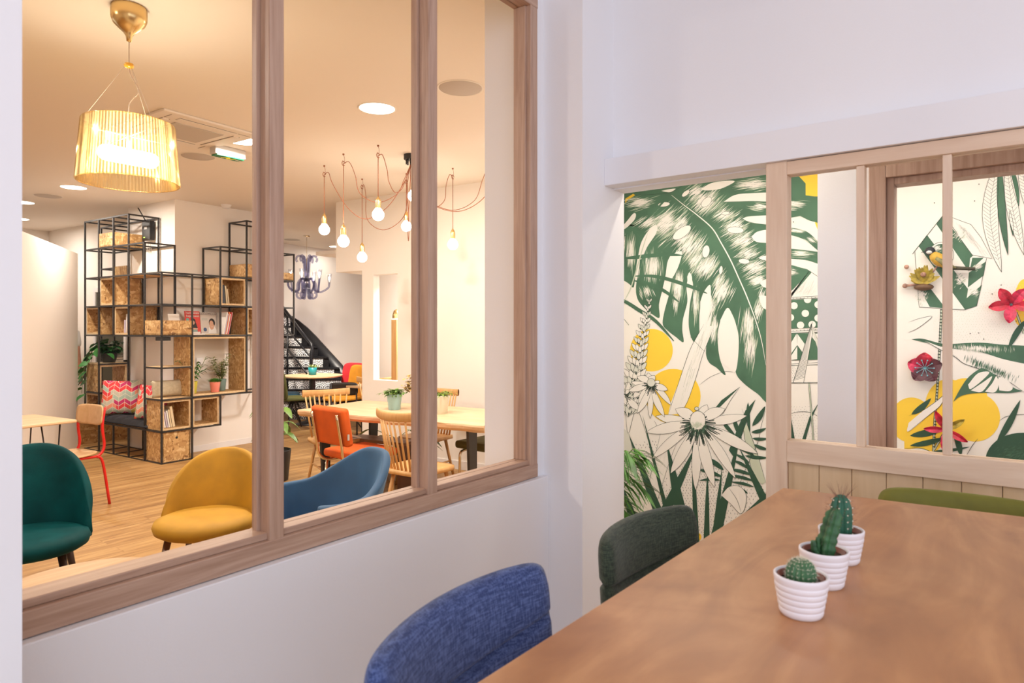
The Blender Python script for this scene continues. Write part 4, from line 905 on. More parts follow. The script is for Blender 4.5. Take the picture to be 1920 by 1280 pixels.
# ---------------- chandelier
ch0 = at(575, 442, CEIL)
t = thing('chandelier', 'smoky violet glass chandelier with curling arms and clear glass cups over the stair hall', 'chandelier', (ch0.x, ch0.y, CEIL))
smoke = glass_pane('smoky_glass', (.64, .64, .75), .6, .05, .05, .8)
clearg = glass_pane('clear_glass', (.86, .86, .90), .9, .03, .10, .9)
flame = plain('candle_bulb', (1, .80, .55), .4, emit=40)
b = MB(); b.tube([(0, 0, 0), (0, 0, -.36)], .004, 6); b.tube([(0, 0, -.36), (0, 0, -.85)], .008, 8); b.lathe([(.0005, -.02), (.05, -.02), (.055, 0)], 20); b.build('stem', chrome, t)
for k in range(6):
    a = k*pi/3+.3; ca, sa = cos(a), sin(a); P2 = lambda pts: [(r*ca, r*sa, z) for r, z in pts]
    b = MB(); b.tube(curve_pts(P2([(.02, -.72), (.035, -.60), (.05, -.42), (.07, -.36), (.11, -.33), (.155, -.35), (.165, -.40), (.145, -.43)]), 6), .017, 8); b.build('top_scroll', smoke, t)
    b = MB(); b.tube(curve_pts(P2([(.02, -.78), (.04, -.90), (.06, -1.0), (.10, -1.03), (.15, -1.0), (.155, -.95), (.12, -.93)]), 6), .017, 8); b.build('bottom_scroll', smoke, t)
for k in range(10):
    a = k*pi/5; ca, sa = cos(a), sin(a); rr_ = .36 if k % 2 else .25; zz = -.66 if k % 2 else -.60; P2 = lambda pts: [(r*ca, r*sa, z) for r, z in pts]
    b = MB(); b.tube(curve_pts(P2([(.02, -.74), (.08, -.70), (.14, -.78), (.15, -.88), (.22, -.92), (rr_-.02, -.85), (rr_, zz-.10)]), 6), .016, 8); arm_ = b.build('arm', smoke, t)
    b = MB(); b.at((rr_*ca, rr_*sa, zz)); b.lathe([(.0005, -.10), (.022, -.098), (.030, -.06), (.042, .045)], 16); b.build('glass_cup', clearg, t)
    b = MB(); b.at((rr_*ca, rr_*sa, zz-.03)); b.sphere((0, 0, 0), .014, 8, (1, 1, 2.4)); b.build('candle_bulb', flame, t)
point('chandelier_glow', (ch0.x, ch0.y, CEIL-.62), .12, 1.6, (1, .84, .62))
sl = area('stair_fill', (5.7, 7.7, CEIL-.06), .25, 48, WARM2, spread=R(80)); sl.rotation_euler = Vector((1.55, 1.5, -2.3)).to_track_quat('-Z', 'Y').to_euler()  # added fill aimed at the stairs to brighten the tiled risers
area('landing_light', (8.9, 8.2, CEIL-.06), .3, 26, WARM2)
area('hall_light', (9.4, 9.6, 4.8), .8, 6, (1, .93, .84))
# ---------------- things seen through the recess, and on the slanted wall
mid = WA + wd*on_wall(741) + wn*.9
AL = ray(741.5, 600); kk = 0
def behind(px_, off):
    d = ray(px_, 600); A = WA+wn*off; k = (A.x*wd.y - A.y*wd.x)/(d.x*wd.y - d.y*wd.x); return Vector((k*d.x, k*d.y))
q = behind(743.5, .62); t = thing('floor_lamp', 'slim wooden column lamp with a domed brass top behind the wall recess', 'lamp', (q.x, q.y, 0))
dz = lambda py: H-(py-HY)/FPX*q.dot(Vector((cos(YAW), sin(YAW))))
b = MB(); b.box(-.045, .045, -.045, .045, 0, dz(599)); b.build('column', beech, t)
b = MB(); b.at((0, 0, dz(599))); b.lathe([(.052, .01), (.052, .05), (.045, .085), (.03, .115), (.001, .13)], 24); b.build('brass_top', brass, t)
b = MB(); b.at((0, 0, dz(599))); b.lathe([(.0005, .001), (.055, .001), (.055, .012), (.0005, .012)], 24); b.build('glow_ring', plain('ring_white', (1, .97, .9), .4, emit=3), t)
area('alcove_fill', ((WA+wd*1.0+wn*.8).x, (WA+wd*1.0+wn*.8).y, 2.4), .3, 70, (1, .95, .88))  # unseen fill, added to whiten the inside of the recess
q = behind(716, .50); copy_tree(c1, (q.x, q.y, 0), R(20), 'spindle back chair glimpsed through the tall wall recess')
ob = Vector((2.02, 6.97)); od = (Vector((3.345, 9.035))-ob).normalized(); on = Vector((od.y, -od.x))
A = ob+od*.02+on*.002
t = thing('wall_heater', 'flat white electric panel heater on the slanted white wall', 'heater', (A.x, A.y, 0), math.atan2(od.y, od.x))
b = MB(); b.box(-.1, .26, -.05, 0, .35, .95, .006); b.build('panel', plain('heater_white', (.80, .77, .74), .4), t)
b = MB(); b.box(.10, .104, -.0515, -.0495, .36, .94); b.build('seam', plain('seam_grey', (.35, .33, .31), .6), t)
b = MB(); b.box(.13, .165, -.0515, -.0495, .395, .40); b.build('badge', plain('seam_grey', (.35, .33, .31), .6), t)
b = MB(); bx = G2(1.9, 1.08)
t = thing('wall_socket', 'small white wall socket above the lime yellow pot', 'socket', (bx[0], bx[1], 0), SR)
b.box(-.04, .04, -.012, 0, 1.05, 1.13, .004); b.build('plate', white_gloss, t)
b = MB(); b.lathe([(.001, -.001), (.02, -.001)], 16); b.b.transform(Matrix.Translation((0, -.012, 1.09)) @ Matrix.Rotation(pi/2, 4, 'X')) if hasattr(b.b, 'transform') else bmesh.ops.transform(b.b, matrix=Matrix.Translation((0, -.0125, 1.09)) @ Matrix.Rotation(pi/2, 4, 'X'), verts=b.b.verts); b.build('socket_hole', plain('seam_grey', (.35, .33, .31), .6), t)
# ---------------- person behind the slanted wall (only one arm shows)
pp = atd(119, 700, 9.5); pface = -(pi/2-YAW)
t = thing('person', 'person standing behind the slanted white wall, one bare forearm showing below a white sleeve', 'person', (pp.x, pp.y, 0), pface)
def skin_fig(name, joints, edges, mat, sub=2, root=0):
    me = bpy.data.meshes.new(name); me.from_pydata([j[:3] for j in joints], edges, []); o = bpy.data.objects.new(name, me); COL.objects.link(o); o.parent = t
    m = o.modifiers.new('skin', 'SKIN'); m.use_smooth_shade = True
    for i, j in enumerate(joints):
        v = me.skin_vertices[0].data[i]; v.radius = (j[3], j[3] if len(j) < 5 else j[4]); v.use_root = (i == root)
    s_ = o.modifiers.new('sub', 'SUBSURF'); s_.levels = sub; s_.render_levels = sub; me.materials.append(mat); return o
skinm = plain('skin', (.60, .30, .20), .55)
J = [(0, 0, .93, .13, .10), (0, 0, 1.12, .12, .09), (0, 0, 1.36, .15, .10), (0, 0, 1.48, .06), (0, .02, 1.58, .07, .075), (0, .02, 1.68, .075, .09), (0, .02, 1.76, .05),
     (.17, 0, 1.40, .055), (.20, -.01, 1.14, .045), (.215, .03, .88, .030), (.215, .05, .80, .035, .02), (-.17, 0, 1.40, .055), (-.20, -.01, 1.14, .045), (-.215, .03, .88, .030), (-.215, .05, .80, .035, .02),
     (.09, 0, .86, .09), (.10, .01, .48, .06), (.10, -.02, .08, .04), (.10, .14, .03, .035), (-.09, 0, .86, .09), (-.10, .01, .48, .06), (-.10, -.02, .08, .04), (-.10, .14, .03, .035)]
E_ = [(0, 1), (1, 2), (2, 3), (3, 4), (4, 5), (5, 6), (2, 7), (7, 8), (8, 9), (9, 10), (2, 11), (11, 12), (12, 13), (13, 14), (0, 15), (15, 16), (16, 17), (17, 18), (0, 19), (19, 20), (20, 21), (21, 22)]
for s_, base in ((1, 10), (-1, 14)):
    for q, (dx, ln) in enumerate(((-.028, .065), (-.010, .078), (.009, .072), (.026, .055))):
        i0 = len(J); J.append((s_*.215+s_*dx*.2, .05+dx*1.1, .765, .0095)); J.append((s_*.212, .055+dx*1.1, .765-ln*.6, .009)); J.append((s_*.205, .062+dx*1.1, .765-ln, .008))
        E_ += [(base, i0), (i0, i0+1), (i0+1, i0+2)]
    i0 = len(J); J.append((s_*.205, .085, .80, .010)); J.append((s_*.198, .10, .765, .009)); E_ += [(base, i0), (i0, i0+1)]
body = skin_fig('body', J, E_, skinm)
shirt = plain('white_shirt', (.78, .77, .76), .8); trousers = plain('dark_trousers', (.03, .035, .05), .8)
skin_fig('shirt', [(0, 0, .90, .155, .12), (0, 0, 1.12, .14, .11), (0, 0, 1.36, .165, .115), (0, 0, 1.45, .075), (.17, 0, 1.41, .075), (.195, -.005, 1.20, .062), (-.17, 0, 1.41, .075), (-.195, -.005, 1.20, .062)], [(0, 1), (1, 2), (2, 3), (2, 4), (4, 5), (2, 6), (6, 7)], shirt)
skin_fig('trousers', [(0, 0, .95, .145, .115), (.09, 0, .86, .105), (.10, .01, .48, .08), (.10, -.02, .10, .065), (-.09, 0, .86, .105), (-.10, .01, .48, .08), (-.10, -.02, .10, .065)], [(0, 1), (1, 2), (2, 3), (0, 4), (4, 5), (5, 6)], trousers)
b = MB(); b.sphere((0, .01, 1.705), .098, 16, (1, 1.1, .95)); b.build('hair', plain('hair_brown', (.03, .015, .008), .7), t)
b = MB()
for s_ in (-1, 1): b.sphere((s_*.03, .100, 1.665), .011, 8)
b.build('eye', plain('eye_white', (.7, .7, .7), .3), t)
b = MB(); b.tube([(0, .10, 1.665), (0, .122, 1.635), (0, .105, 1.625)], [.008, .013, .01], 8); b.build('nose', skinm, t)
# ================================================================== front room
ft = thing('high_table', 'large brown wooden high table top filling the foreground', 'table', (0, 0, 0))
def table_top():
    m, nt, p = new_mat('tabletop_birch'); p.inputs['Roughness'].default_value = .42
    tc = N(nt, 'ShaderNodeTexCoord'); mp = N(nt, 'ShaderNodeMapping'); mp.inputs['Scale'].default_value = (1.2, 5.5, 1); L(nt, tc.outputs['Object'], mp.inputs['Vector'])
    n = N(nt, 'ShaderNodeTexNoise', Scale=1.6, Detail=5.0, Distortion=2.0); L(nt, mp.outputs[0], n.inputs['Vector'])
    n2 = N(nt, 'ShaderNodeTexNoise', Scale=2.6, Detail=2.0, Distortion=3.5); L(nt, tc.outputs['Object'], n2.inputs['Vector'])
    a = N(nt, 'ShaderNodeMath', operation='MULTIPLY_ADD'); a.inputs[1].default_value = .6; L(nt, n2.outputs['Fac'], a.inputs[0]); L(nt, n.outputs['Fac'], a.inputs[2])
    cr = N(nt, 'ShaderNodeValToRGB'); e = cr.color_ramp.elements; e[0].position = .55; e[0].color = (.34, .140, .052, 1); e[1].position = 1.05; e[1].color = (.51, .245, .100, 1)
    q = e.new(.8); q.color = (.425, .19, .072, 1)
    mx = N(nt, 'ShaderNodeMixRGB', blend_type='LIGHTEN'); L(nt, a.outputs[0], cr.inputs[0]); L(nt, cr.outputs[0], p.inputs['Base Color'])
    p.inputs['Coat Weight'].default_value = .15; p.inputs['Coat Roughness'].default_value = .3
    return m
b = MB(); b.prism([(.22, .552), (1.956, .508), (2.032, -.42), (.22, -.42)], 1.018, 1.05); o = b.build('table_top', table_top(), ft); solid(o, 0, 0, 0, .003)
for x, y in ((.35, .42), (1.8, .38), (.35, -.32), (1.85, -.32)): b = MB(); b.box(x-.03, x+.03, y-.03, y+.03, 0, 1.018, .003); b.build('leg', pine, ft)
def fabric(n, c1, c2):
    m, nt, p = new_mat('fabric_'+n); p.inputs['Roughness'].default_value = .95; p.inputs['Sheen Weight'].default_value = .12
    tc = N(nt, 'ShaderNodeTexCoord'); outs = []
    for s in ((40, 40, 420), (420, 420, 60)):
        mp = N(nt, 'ShaderNodeMapping'); mp.inputs['Scale'].default_value = s; L(nt, tc.outputs['Object'], mp.inputs['Vector'])
        q = N(nt, 'ShaderNodeTexNoise', Scale=1.0, Detail=2.0); L(nt, mp.outputs[0], q.inputs['Vector']); outs.append(q.outputs['Fac'])
    a = N(nt, 'ShaderNodeMath', operation='ADD'); L(nt, outs[0], a.inputs[0]); L(nt, outs[1], a.inputs[1])
    cr = N(nt, 'ShaderNodeValToRGB'); cr.color_ramp.elements[0].position = .42; cr.color_ramp.elements[1].position = .62; cr.color_ramp.elements[0].color = (*c1, 1); cr.color_ramp.elements[1].color = (*c2, 1)
    h = N(nt, 'ShaderNodeMath', operation='MULTIPLY'); h.inputs[1].default_value = .5; L(nt, a.outputs[0], h.inputs[0]); L(nt, h.outputs[0], cr.inputs[0]); L(nt, cr.outputs[0], p.inputs['Base Color'])
    bp = N(nt, 'ShaderNodeBump', Strength=.25, Distance=.002); L(nt, a.outputs[0], bp.inputs['Height']); L(nt, bp.outputs[0], p.inputs['Normal'])
    return m
def barchair(label, loc, face, fab, w, seam, ztop=1.065, sh=.74):
    """bar height upholstered chair, facing local +x; the back curves round the sitter"""
    t = thing('bar_chair', label, 'chair', loc, face)
    bh = .36; z0 = ztop-bh
    def bk(u, v):
        a = u*2-1; c = v; wr = w/2*(1 - .10*0); e = max(0., 1-abs(a)**6)**.30 if c > .5 else 1
        z = z0 + bh*min(c, 1)*1.0; k = sm((c-.72)/.28); y = a*wr*(1-.0*k)
        zz = z - .05*k*abs(a)**4*1.2; xx = -.0 + .10*a*a - .05*(c-.5)
        return (xx, y, zz)
    b = MB(); nu, nv = 24, 14; P_ = []
    def surf(s_):
        def f(u, v):
            ang_u, c = u*2-1, v*2-1; m = max(abs(ang_u), abs(c), 1e-6); n6 = (abs(ang_u)**11 + abs(c)**11)**(1/11); q = m/n6 if n6 else 1
            a2, c2 = ang_u*q, c*q; edge = max(0, 1-max(abs(ang_u), abs(c))**10)**.5; zz = z0+bh/2+c2*bh/2; y = a2*w/2
            groove = -.013*math.exp(-((zz-(z0+seam*bh - .03*(1-a2*a2)))/.006)**2)
            th = .026*edge*(1 if s_ > 0 else 1) + groove*edge
            return (.055*a2*a2 - .07*(zz-z0-bh/2) + s_*th, y*(1-.02*edge), zz)
        return f
    b.grid(surf(1), 40, 90); b.grid(surf(-1), 40, 90); bmesh.ops.remove_doubles(b.b, verts=b.b.verts, dist=.0004); b.build('backrest', fab, t)
    b = MB(); b.at((.235, 0, 0)); b.box(-.20, .21, -w/2+.01, w/2-.01, sh-.07, sh, .028, 3); b.build('seat', fab, t)
    for x, y, x2, y2 in ((.07, .15, .02, .19), (.07, -.15, .02, -.19), (.39, .15, .44, .19), (.39, -.15, .44, -.19)):
        b = MB(); b.tube([(x, y, sh-.06), (x2, y2, 0)], .013, 10); b.build('leg', black_metal, t)
    b = MB(); b.tube([(.035, .18, .28), (.43, .18, .28), (.43, -.18, .28), (.035, -.18, .28)], .010, 8, closed=True); b.build('footrest', black_metal, t)
    b = MB(); b.box(-.0, .03, -.03, .03, sh-.05, z0+.05, .004); b.build('back_bracket', black_metal, t)
    return t
barchair('blue tweed bar chair tucked in beside the high table, nearest the camera', (.782, .70, 0), R(-84), fabric('blue', (.018, .036, .125), (.085, .125, .29)), .475, .74, 1.078)
barchair('dark green tweed bar chair tucked in beside the high table, near the mural', (1.435, .70, 0), R(-95), fabric('green', (.015, .025, .015), (.055, .072, .042)), .415, .74, 1.055)
barchair('olive green velvet bar chair at the far end of the high table', (2.12, .05, 0), R(178), plain('velvet_olive_green', (.15, .145, .014), .7, sheen=.35, noise=.25, nscale=7, sheen_tint=(.5, .55, .2)), .48, .45, 1.062)
# ---------------- cacti
potw = plain('ridged_pot_white', (.80, .76, .78), .45); terra = plain('terracotta_plastic', (.20, .045, .025), .5); soil_m = plain('soil', (.05, .025, .012), .95, noise=.5, nscale=90)
def cpot(label, loc):
    t = thing('potted_cactus', label, 'cactus', loc, 0, 'potted cacti on the high table')
    prof = [(.0005, 0), (.0295, 0), (.031, .002)]; z = .002
    for k in range(5):
        r = .0312+.0016*k; h = .0095
        for q in range(1, 6): a = q/5; prof.append((r + .0016*a + .0010*sin(pi*a), z + h*a))
        z += h; prof.append((r+.0012, z+.0003))
    prof += [(.0398, .052), (.0408, .058), (.0408, .062), (.0395, .063), (.037, .0625), (.036, .058), (.033, .02), (.0005, .02)]
    b = MB(); b.lathe(prof, 48); b.build('pot', potw, t)
    b = MB(); b.lathe([(.030, .03), (.0350, .057), (.0350, .0605), (.0325, .0605), (.0305, .052), (.0005, .051)], 36); ip = b.build('inner_pot', terra, t)
    b = MB(); b.lathe([(.0005, .0535), (.0306, .0525)], 24); b.build('soil', soil_m, ip)
    return t
def spines(b, p, d, n, l, r, spread):
    for k in range(n):
        v = (d + Vector((random.gauss(0, spread), random.gauss(0, spread), random.gauss(0, spread)))).normalized()*l*random.uniform(.6, 1.2); b.tube([p, p+v], [r, r*.3], 4, smooth=False)
sp_white = plain('spine_white', (.75, .70, .55), .7); sp_brown = plain('spine_brown', (.22, .09, .06), .6)
t = cpot('round barrel cactus with pale spines in a white ridged pot, nearest of the three', (1.113, .2615, 1.05))
nr = 18
rib = lambda k, n: 1 + .055*cos(2*pi*k/n*nr)
b = MB(); prof = [(.0215*cos(a)**.75 if a < 1.55 else .0005, .062+.024*sin(a)) for a in [(-.9+k*(1.55+.9)/14) for k in range(15)]]; b.lathe(prof, nr*8, mod=rib); ca_ = b.build('cactus_body', plain('cactus_green', (.045, .13, .05), .6, noise=.25, nscale=60), t)
b = MB()
for k in range(nr):
    a = 2*pi*k/nr
    for q in range(9):
        e = -.75+q*.265; rr2 = .0215*max(.05, cos(e))**.75*1.055; p = Vector((rr2*cos(a), rr2*sin(a), .062+.024*sin(e))); spines(b, p, Vector((cos(a)*cos(e), sin(a)*cos(e), sin(e)+.1)), 6, .0042, .00022, .7)
spines(b, Vector((0, 0, .086)), Vector((0, 0, 1)), 40, .006, .00025, 1.0); b.build('spines', sp_white, ca_)
t = cpot('jagged upright cactus with small side shoots in a white ridged pot, middle of the three', (1.263, .259, 1.05))
cg2 = plain('cactus_green_dark', (.025, .095, .03), .55, noise=.45, nscale=70)
def ridged(b, pts, r, nr_=5, depth=.30, n=30, tw=0):
    pts = curve_pts(pts, 6); prev = None; rings = []
    for i, p in enumerate(pts):
        d = (pts[min(i+1, len(pts)-1)]-pts[max(i-1, 0)]).normalized(); u = d.cross(Vector((0, 1, 0))).normalized(); w = d.cross(u); s_ = i/(len(pts)-1); rad = r(s_)*(1+.10*sin(i*2.1))
        rings.append([b.v(p+(u*cos(2*pi*k/n)+w*sin(2*pi*k/n))*rad*(1+depth*cos(2*pi*k/n*nr_+tw*s_))) for k in range(n)])
    for A_, B_ in zip(rings, rings[1:]):
        for k in range(n): b.f([A_[k], A_[(k+1) % n], B_[(k+1) % n], B_[k]], True)
    b.f(rings[-1]); return pts
b = MB(); main = ridged(b, [(0, 0, .045), (.004, -.004, .075), (.010, -.010, .105), (.016, -.016, .132)], lambda s: .0125*(1-.15*s) if s < .85 else .0125*(1-.15*s)*(1.1-s)/.25*.9+.001, 4, .32)
ridged(b, [(-.008, .006, .05), (-.014, .012, .062), (-.016, .014, .078)], lambda s: .0055*(1-.3*s*s), 5, .12, 20)
ridged(b, [(-.003, .004, .05), (-.007, .008, .066), (-.009, .008, .083)], lambda s: .0045*(1-.3*s*s), 5, .12, 20)
cb_ = b.build('cactus_body', cg2, t); b = MB()
for p in main[2:]:
    for q in range(4): a = q*pi/2; spines(b, p+Vector((.014*cos(a), .014*sin(a), 0)), Vector((cos(a), sin(a), .3)), 4, .004, .0002, .6)
b.build('spines', sp_brown, cb_)
t = cpot('columnar cactus with long brown spines in a white ridged pot, farthest of the three', (1.410, .2586, 1.05))
b = MB(); prof = [(.015, .045), (.0165, .06), (.0175, .085), (.016, .105), (.0125, .118), (.007, .126), (.0005, .128)]; b.lathe(prof, 8*8, mod=lambda k, n: 1+.16*cos(2*pi*k/n*8)); cb_ = b.build('cactus_body', plain('cactus_bluegreen', (.02, .11, .06), .55, noise=.2, nscale=60), t)
b = MB(); w_ = MB()
for k in range(8):
    a = 2*pi*k/8
    for q in range(6):
        z = .055+q*.0125; p = Vector((.0200*cos(a), .0200*sin(a), z))*1; p.z = z; p.x *= (1 if q < 5 else .8); p.y *= (1 if q < 5 else .8); w_.sphere(p, .0016, 6); spines(b, p, Vector((cos(a), sin(a), .5)), 4, .010, .0002, .5)
for k in range(16):
    a = k*2.4; spines(b, Vector((.008*cos(a), .008*sin(a), .122)), Vector((cos(a)*.7, sin(a)*.7, 1.1)), 2, .030, .00030, .25)
w_.build('areoles', sp_white, cb_); b.build('spines', sp_brown, cb_)
# palm beside the jamb, in front of the mural
pm_ = atd(1112, 1000, 3.5)
t = thing('potted_palm', 'narrow leafed palm half hidden behind the white wall edge, in front of the mural', 'plant', (pm_.x, pm_.y, 0)); pot(t, .13, .16, .3, plain('dark_pot', (.03, .03, .03), .5))
b = MB(); st = MB()
for k in range(9):
    a = -1.3+random.uniform(-1.3, 1.3); ln = random.uniform(.16, .26); tip = Vector((ln*cos(a), ln*sin(a), random.uniform(.55, .86))); pts = curve_pts([(0, 0, .25), (tip.x*.35, tip.y*.35, tip.z*.75), (tip.x*.8, tip.y*.8, tip.z*1.02), tuple(tip*1.0)], 6); st.tube(pts, .003, 5)
    for q in pts[7:]:
        for s_ in (-1, 1): leaf_mesh(b, q, Vector((cos(a)+s_*sin(a)*-.8, sin(a)+s_*cos(a)*.8, -.1)), Vector((0, 0, 1)), .16, .013, .45)
st.build('stem', plain('stem', (.15, .22, .06), .6), t); b.build('foliage', green('palm', (.07, .20, .03)), t)
# ================================================================== the botanical mural (flat paint on wall_back)
XM = 4.1095
PAL = [plain('mural_cream', (.86, .825, .765), .7), plain('mural_green', (.060, .145, .085), .7, noise=.18, nscale=6), plain('mural_ink', (.025, .045, .032), .7),
       plain('mural_yellow', (.93, .62, .05), .7), plain('mural_pale', (.55, .60, .47), .7), plain('mural_wash', (.70, .70, .62), .7), plain('mural_darkgreen', (.028, .085, .050), .7), plain('mural_mid', (.27, .38, .27), .7)]
CR, GR, INK, YE, PA, WA_, DG, MI = range(8)
mural = thing('botanical_mural', 'wall painting of giant green monstera leaves, line drawn flowers, birdhouses and yellow circles on cream', 'mural', (0, 0, 0))
class Mo:
    """one painted motif; points given in a picture frame (ox, oy, scale) and carried to the wall plane"""
    def __init__(s, fr): s.b = bmesh.new(); s.fr = fr; s.rnd = random.Random(5); s.q = 0
    def p(s, q, l):
        ox, oy, k = s.fr; d = ray(ox+q[0]/k, oy+q[1]/k); t = (XM)/d.x
        return s.b.verts.new((XM-.00028*l-.0000055*(s.q % 50), max(-1.88, min(2.12, t*d.y)), min(2.595, H+t*d.z)))
    def poly(s, pts, m, l, holes=()):
        s.q += 1
        ls = [[Vector((a, c, 0)) for a, c in pts]] + [[Vector((a, c, 0)) for a, c in h] for h in holes]; flat = [(v.x, v.y) for r_ in ls for v in r_]; vs = [s.p(q, l) for q in flat]
        for t in geometry.tessellate_polygon(ls):
            try: f = s.b.faces.new([vs[i] for i in t]); f.material_index = m
            except ValueError: pass
        return s
    def smooth(s, pts, m, l, n=5): P = curve_pts([(a, c, 0) for a, c in pts]+[(*pts[0], 0)], n)[:-1]; return s.poly([(q.x, q.y) for q in P], m, l)
    def line(s, pts, w, m, l, n=5, taper=True):
        s.q += 1
        if w <= 4 and m == INK: w *= (.62 if s.fr[2] < 3.5 else 1.0)
        P = curve_pts([(a, c, 0) for a, c in pts], n) if len(pts) > 2 else [Vector((*q, 0)) for q in pts]; A, B = [], []
        for i, q in enumerate(P):
            d = (P[min(i+1, len(P)-1)]-P[max(i-1, 0)]).normalized(); k = w/2*((1-.8*abs(2*i/(len(P)-1)-1)**3) if taper else 1); o = Vector((-d.y, d.x, 0))*k; A.append(q+o); B.append(q-o)
        va = [s.p((q.x, q.y), l) for q in A]; vb = [s.p((q.x, q.y), l) for q in B]
        for i in range(len(va)-1):
            try: f = s.b.faces.new([va[i], va[i+1], vb[i+1], vb[i]]); f.material_index = m
            except ValueError: pass
        return s
    def ell(s, cx, cy, rx, ry, rot, m, l, outline=0, n=24):
        P = []
        for k in range(n): a = 2*pi*k/n; x, y = rx*cos(a), ry*sin(a); P.append((cx+x*cos(rot)-y*sin(rot), cy+x*sin(rot)+y*cos(rot)))
        s.poly(P, m, l)
        if outline: s.line(P+[P[0]], outline, INK, l+1, 1, False)
        return s
    def spindle(s, a, c, w, m, l, outline=0, bend=0, fat=.45, hatch=0, hm=None):
        a = Vector((*a, 0)); c = Vector((*c, 0)); d = c-a; n = Vector((-d.y, d.x, 0)).normalized(); up, dn = [], []
        for i in range(11):
            t = i/10; ww = w/2*(sin(pi*t**(math.log(.5)/math.log(fat))))**.8; q = a+d*t+n*bend*sin(pi*t); up.append(q+n*ww); dn.append(q-n*ww)
        P = [(q.x, q.y) for q in up+dn[::-1][1:-1]]; s.poly(P, m, l)
        if outline: s.line([(q.x, q.y) for q in up], outline, INK, l+1, 1, False); s.line([(q.x, q.y) for q in dn], outline, INK, l+1, 1, False)
        if hatch:
            for k in range(hatch):
                f0 = s.rnd.uniform(-.7, .7); t0 = s.rnd.uniform(.05, .16); t1 = t0+s.rnd.uniform(.10, .26)
                pt = lambda t: a+d*t+n*(bend*sin(pi*t)+f0*w/2*(sin(pi*min(1, t)**(math.log(.5)/math.log(fat))))**.8)
                s.line([(pt(t0).x, pt(t0).y), (pt(t1).x, pt(t1).y)], outline*1.2+.6, INK if hm is None else hm, l+1, 1, False)
        return s
    def strokes(s, cx, cy, hw, hh, ang, L_, n, l, along=0, m=None):
        """feathered brush strokes of light paint; ANG = stroke direction, the patch itself is turned by ALONG"""
        for k in range(int(n*1.7)):
            u, v = s.rnd.gauss(0, .5)*hw, s.rnd.gauss(0, .5)*hh; x = cx+u*cos(along)-v*sin(along); y = cy+u*sin(along)+v*cos(along)
            ln = L_*s.rnd.uniform(.45, 1.0); a = ang+s.rnd.uniform(-.10, .10); w = s.rnd.uniform(2, 4.6); dx, dy = cos(a)*ln/2, sin(a)*ln/2; nx, ny = -sin(a)*w/2, cos(a)*w/2
            s.poly([(x-dx, y-dy), (x+nx, y+ny), (x+dx, y+dy), (x-nx, y-ny)], m if m is not None else (CR if abs(u)/hw+abs(v)/hh < .75 else s.rnd.choice((CR, PA, PA, MI))), l)
        return s
    def dashes(s, poly, n, m, l, ln=9, w=3.2):
        xs = [q[0] for q in poly]; ys = [q[1] for q in poly]; from_ = 0; k = 0; tries = 0
        def inside(x, y):
            c = False; j = len(poly)-1
            for i in range(len(poly)):
                (xi, yi), (xj, yj) = poly[i], poly[j]
                if (yi > y) != (yj > y) and x < (xj-xi)*(y-yi)/(yj-yi)+xi: c = not c
                j = i
            return c
        g = ((max(xs)-min(xs))*(max(ys)-min(ys))/n)**.5; y = min(ys); row = 0
        while y < max(ys):
            x = min(xs) + (row % 2)*g/2
            while x < max(xs):
                X, Y_ = x+s.rnd.uniform(-.2, .2)*g, y+s.rnd.uniform(-.2, .2)*g
                if inside(X, Y_): a = s.rnd.choice((1.0, 1.2, 2.0, 1.6)); s.line([(X-cos(a)*ln/2, Y_-sin(a)*ln/2), (X+cos(a)*ln/2, Y_+sin(a)*ln/2)], w, m, l, 1, False)
                x += g
            y += g*.9; row += 1
        return s
    def done(s, name):
        me = bpy.data.meshes.new(name); s.b.to_mesh(me); s.b.free()
        for m in PAL: me.materials.append(m)
        o = bpy.data.objects.new(name, me); COL.objects.link(o); o.parent = mural; return o
F1 = (1120, 300, 3.2)                                # frame of the left panel
for cx, cy, r_ in ((325, 1140, 128), (455, 1417, 165), (600, 2260, 25)): m = Mo(F1); m.q = cy % 50; m.ell(cx, cy, r_, r_, 0, YE, 1, 0, 40); m.done('yellow_circle')
m = Mo(F1); m.poly([(168, 232), (215, 202), (228, 210), (186, 238), (168, 256)], YE, 3); m.done('yellow_patch')
m = Mo(F1)                                           # big monstera leaf
m.poly([(60, 150), (300, 90), (560, 40), (900, 0), (1080, -40), (1250, 140), (1250, 330), (1080, 360), (1030, 640), (1030, 1010), (1012, 1010), (900, 900), (860, 905), (780, 880), (730, 800), (680, 750), (620, 700), (565, 680), (500, 560), (400, 480), (355, 400), (300, 430), (160, 400), (60, 400)], GR, 2)
m.smooth([(60, 380), (230, 400), (305, 420), (262, 520), (240, 600), (228, 690), (218, 763), (190, 742), (150, 720), (60, 700)], GR, 2)
m.smooth([(330, 400), (460, 500), (470, 560), (425, 600), (408, 700), (385, 800), (370, 870), (373, 945), (330, 925), (285, 890), (242, 835), (232, 760), (250, 660), (262, 560), (300, 470)], GR, 2)
m.smooth([(480, 540), (560, 600), (548, 690), (535, 760), (540, 850), (515, 950), (510, 1020), (517, 1092), (470, 1060), (425, 1025), (393, 985), (402, 910), (432, 800), (452, 700), (490, 620)], GR, 2)
m.smooth([(540, 640), (640, 690), (680, 748), (640, 800), (615, 900), (612, 1010), (616, 1102), (588, 1100), (562, 1060), (548, 980), (556, 860), (575, 760), (560, 690)], GR, 2)
m.smooth([(660, 720), (740, 800), (785, 882), (748, 940), (727, 1010), (722, 1080), (735, 1190), (770, 1290), (715, 1245), (672, 1215), (652, 1160), (662, 1060), (684, 960), (690, 850)], GR, 2)
m.smooth([(760, 860), (900, 860), (1030, 880), (1040, 1200), (1035, 1450), (960, 1400), (880, 1340), (830, 1270), (845, 1150), (838, 1030), (812, 930)], GR, 2)
